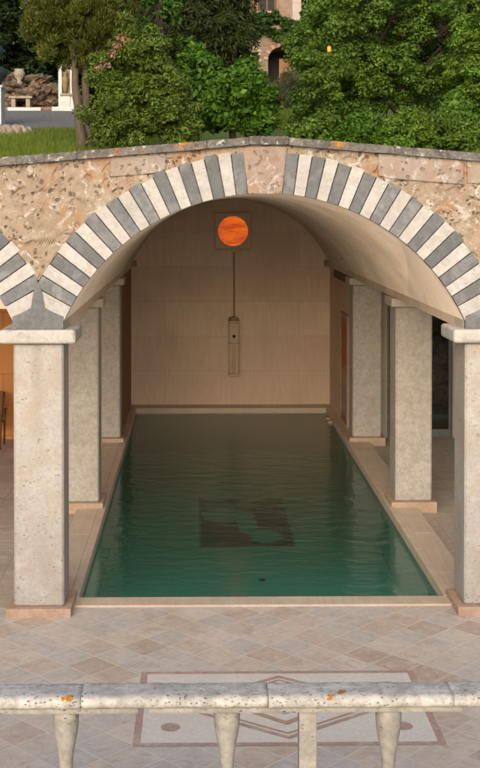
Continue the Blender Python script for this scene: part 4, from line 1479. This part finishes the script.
# lower storey, standing forward, with an arched doorway
LY = D - 1.6
k2 = LY / 1200
def lx(px): return (px - 198) * k2
def lz(py): return 4.62 - (py - 205) * k2
ac, ar = lx(280.5), 12.5 * k2
zsp = lz(60)
zt_l = lz(30)
mb = MB()
zb_l = gz(LY) - 0.2
mb.box(lx(232), ac - ar, LY, LY + 1.6, zb_l, zt_l); mb.box(ac + ar, lx(303), LY, LY + 1.6, zb_l, zt_l)
for i in range(12):
    a, b = PI * i / 12, PI * (i + 1) / 12
    mb.prism_xz([(ac + ar * math.cos(a), zsp + ar * math.sin(a)), (ac + ar * math.cos(b), zsp + ar * math.sin(b)), (ac + ar * math.cos(b), zt_l), (ac + ar * math.cos(a), zt_l)], LY, LY + 1.6)
mb.build('lower_wall', hm, hs)
mb = MB()
for i in range(14):
    a, b = PI * i / 14 + .01, PI * (i + 1) / 14 - .01
    r1, r2 = ar + .003, ar + 0.17
    mb.prism_xz([(ac + r1 * math.cos(a), zsp + r1 * math.sin(a)), (ac + r2 * math.cos(a), zsp + r2 * math.sin(a)), (ac + r2 * math.cos(b), zsp + r2 * math.sin(b)), (ac + r1 * math.cos(b), zsp + r1 * math.sin(b))], LY - 0.04, LY + .1, i % 2)
mb.build('door_arch', [plain('arch_brick', (0.32, 0.17, 0.11), 0.9), plain('arch_stone', (0.42, 0.33, 0.25), 0.9)], hs)
MB().box(ac - ar * 0.05, ac + ar, LY + 0.5, LY + 0.56, zb_l, zsp + .1).build('door', plain('reddish_door', (0.33, 0.17, 0.11), 0.8), hs)
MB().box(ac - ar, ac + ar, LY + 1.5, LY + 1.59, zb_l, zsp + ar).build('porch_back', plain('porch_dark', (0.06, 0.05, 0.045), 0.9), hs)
MB().box(lx(230), lx(304), LY - 0.1, LY + 1.59, zt_l + .002, zt_l + 0.14, 0.01).build('ledge', plain('ledge_stone', (0.26, 0.20, 0.16), 0.9), hs)
mb = MB()
g_ = random.Random(9)
for i in range(7):
    zz = lz(42 + i * 3.2)
    mb.rock((lx(257) + g_.uniform(-.1, .1), LY - 0.02, zz), (g_.uniform(.1, .22), .05, .07), i, 2)
mb.build('plaster_remnant', plain('cream_plaster', (0.58, 0.50, 0.32), 0.9), hs)
xv, yv, zv = lx(264), LY - 0.3, zt_l
plant('ivy_bush', 'dark green ivy bush spilling over the ledge below the brown window', 'ivy', (xv, LY + .2, zt_l + 0.14),
      [(lx(262), LY + .1, lz(24), 26 * k2, .5, 11 * k2), (lx(286), LY + .1, lz(33), 16 * k2, .5, 12 * k2), (lx(244), LY, lz(32), 14 * k2, .5, 12 * k2), (lx(300), LY - .2, lz(44), 12 * k2, .5, 16 * k2)], LM_IVY, 120, 0.24, 70, 0.15, 0.11, 91, droop=0.5)

# small lit lantern among the leaves, on a slim post
gl_ = NM('lit_amber_glass', 0.3); gl_.color((0.8, 0.25, 0.02)); gl_.b.inputs['Emission Color'].default_value = (1, 0.33, 0.03, 1); gl_.b.inputs['Emission Strength'].default_value = 0.9
iron = plain('lantern_iron', (0.03, 0.03, 0.03), 0.5, 0.7)
for px, py, D, gm_, lab in ((329, 49, 22.3, gl_, 'small lantern glowing bright orange among the oak leaves'),):
    x, y, z = W_(px, py, D)
    ln = thing('garden_lantern', (x, y, gz(D)), lab, 'lantern')
    MB().tube([(x, y, gz(D) - 0.05), (x, y, z - 0.075)], 0.016, 8).build('post', iron, ln)
    MB().lathe([(0.022, z - 0.06), (0.036, z - 0.02), (0.036, z + 0.03), (0.022, z + 0.055)], x, y, 12).build('lamp_glass', gm_.m, ln)
    MB().lathe([(0.03, z + 0.056), (0.05, z + 0.062), (0.01, z + 0.10)], x, y, 12).build('cap', iron, ln)
    MB().lathe([(0.03, z - 0.075), (0.04, z - 0.061)], x, y, 12).build('holder', iron, ln)
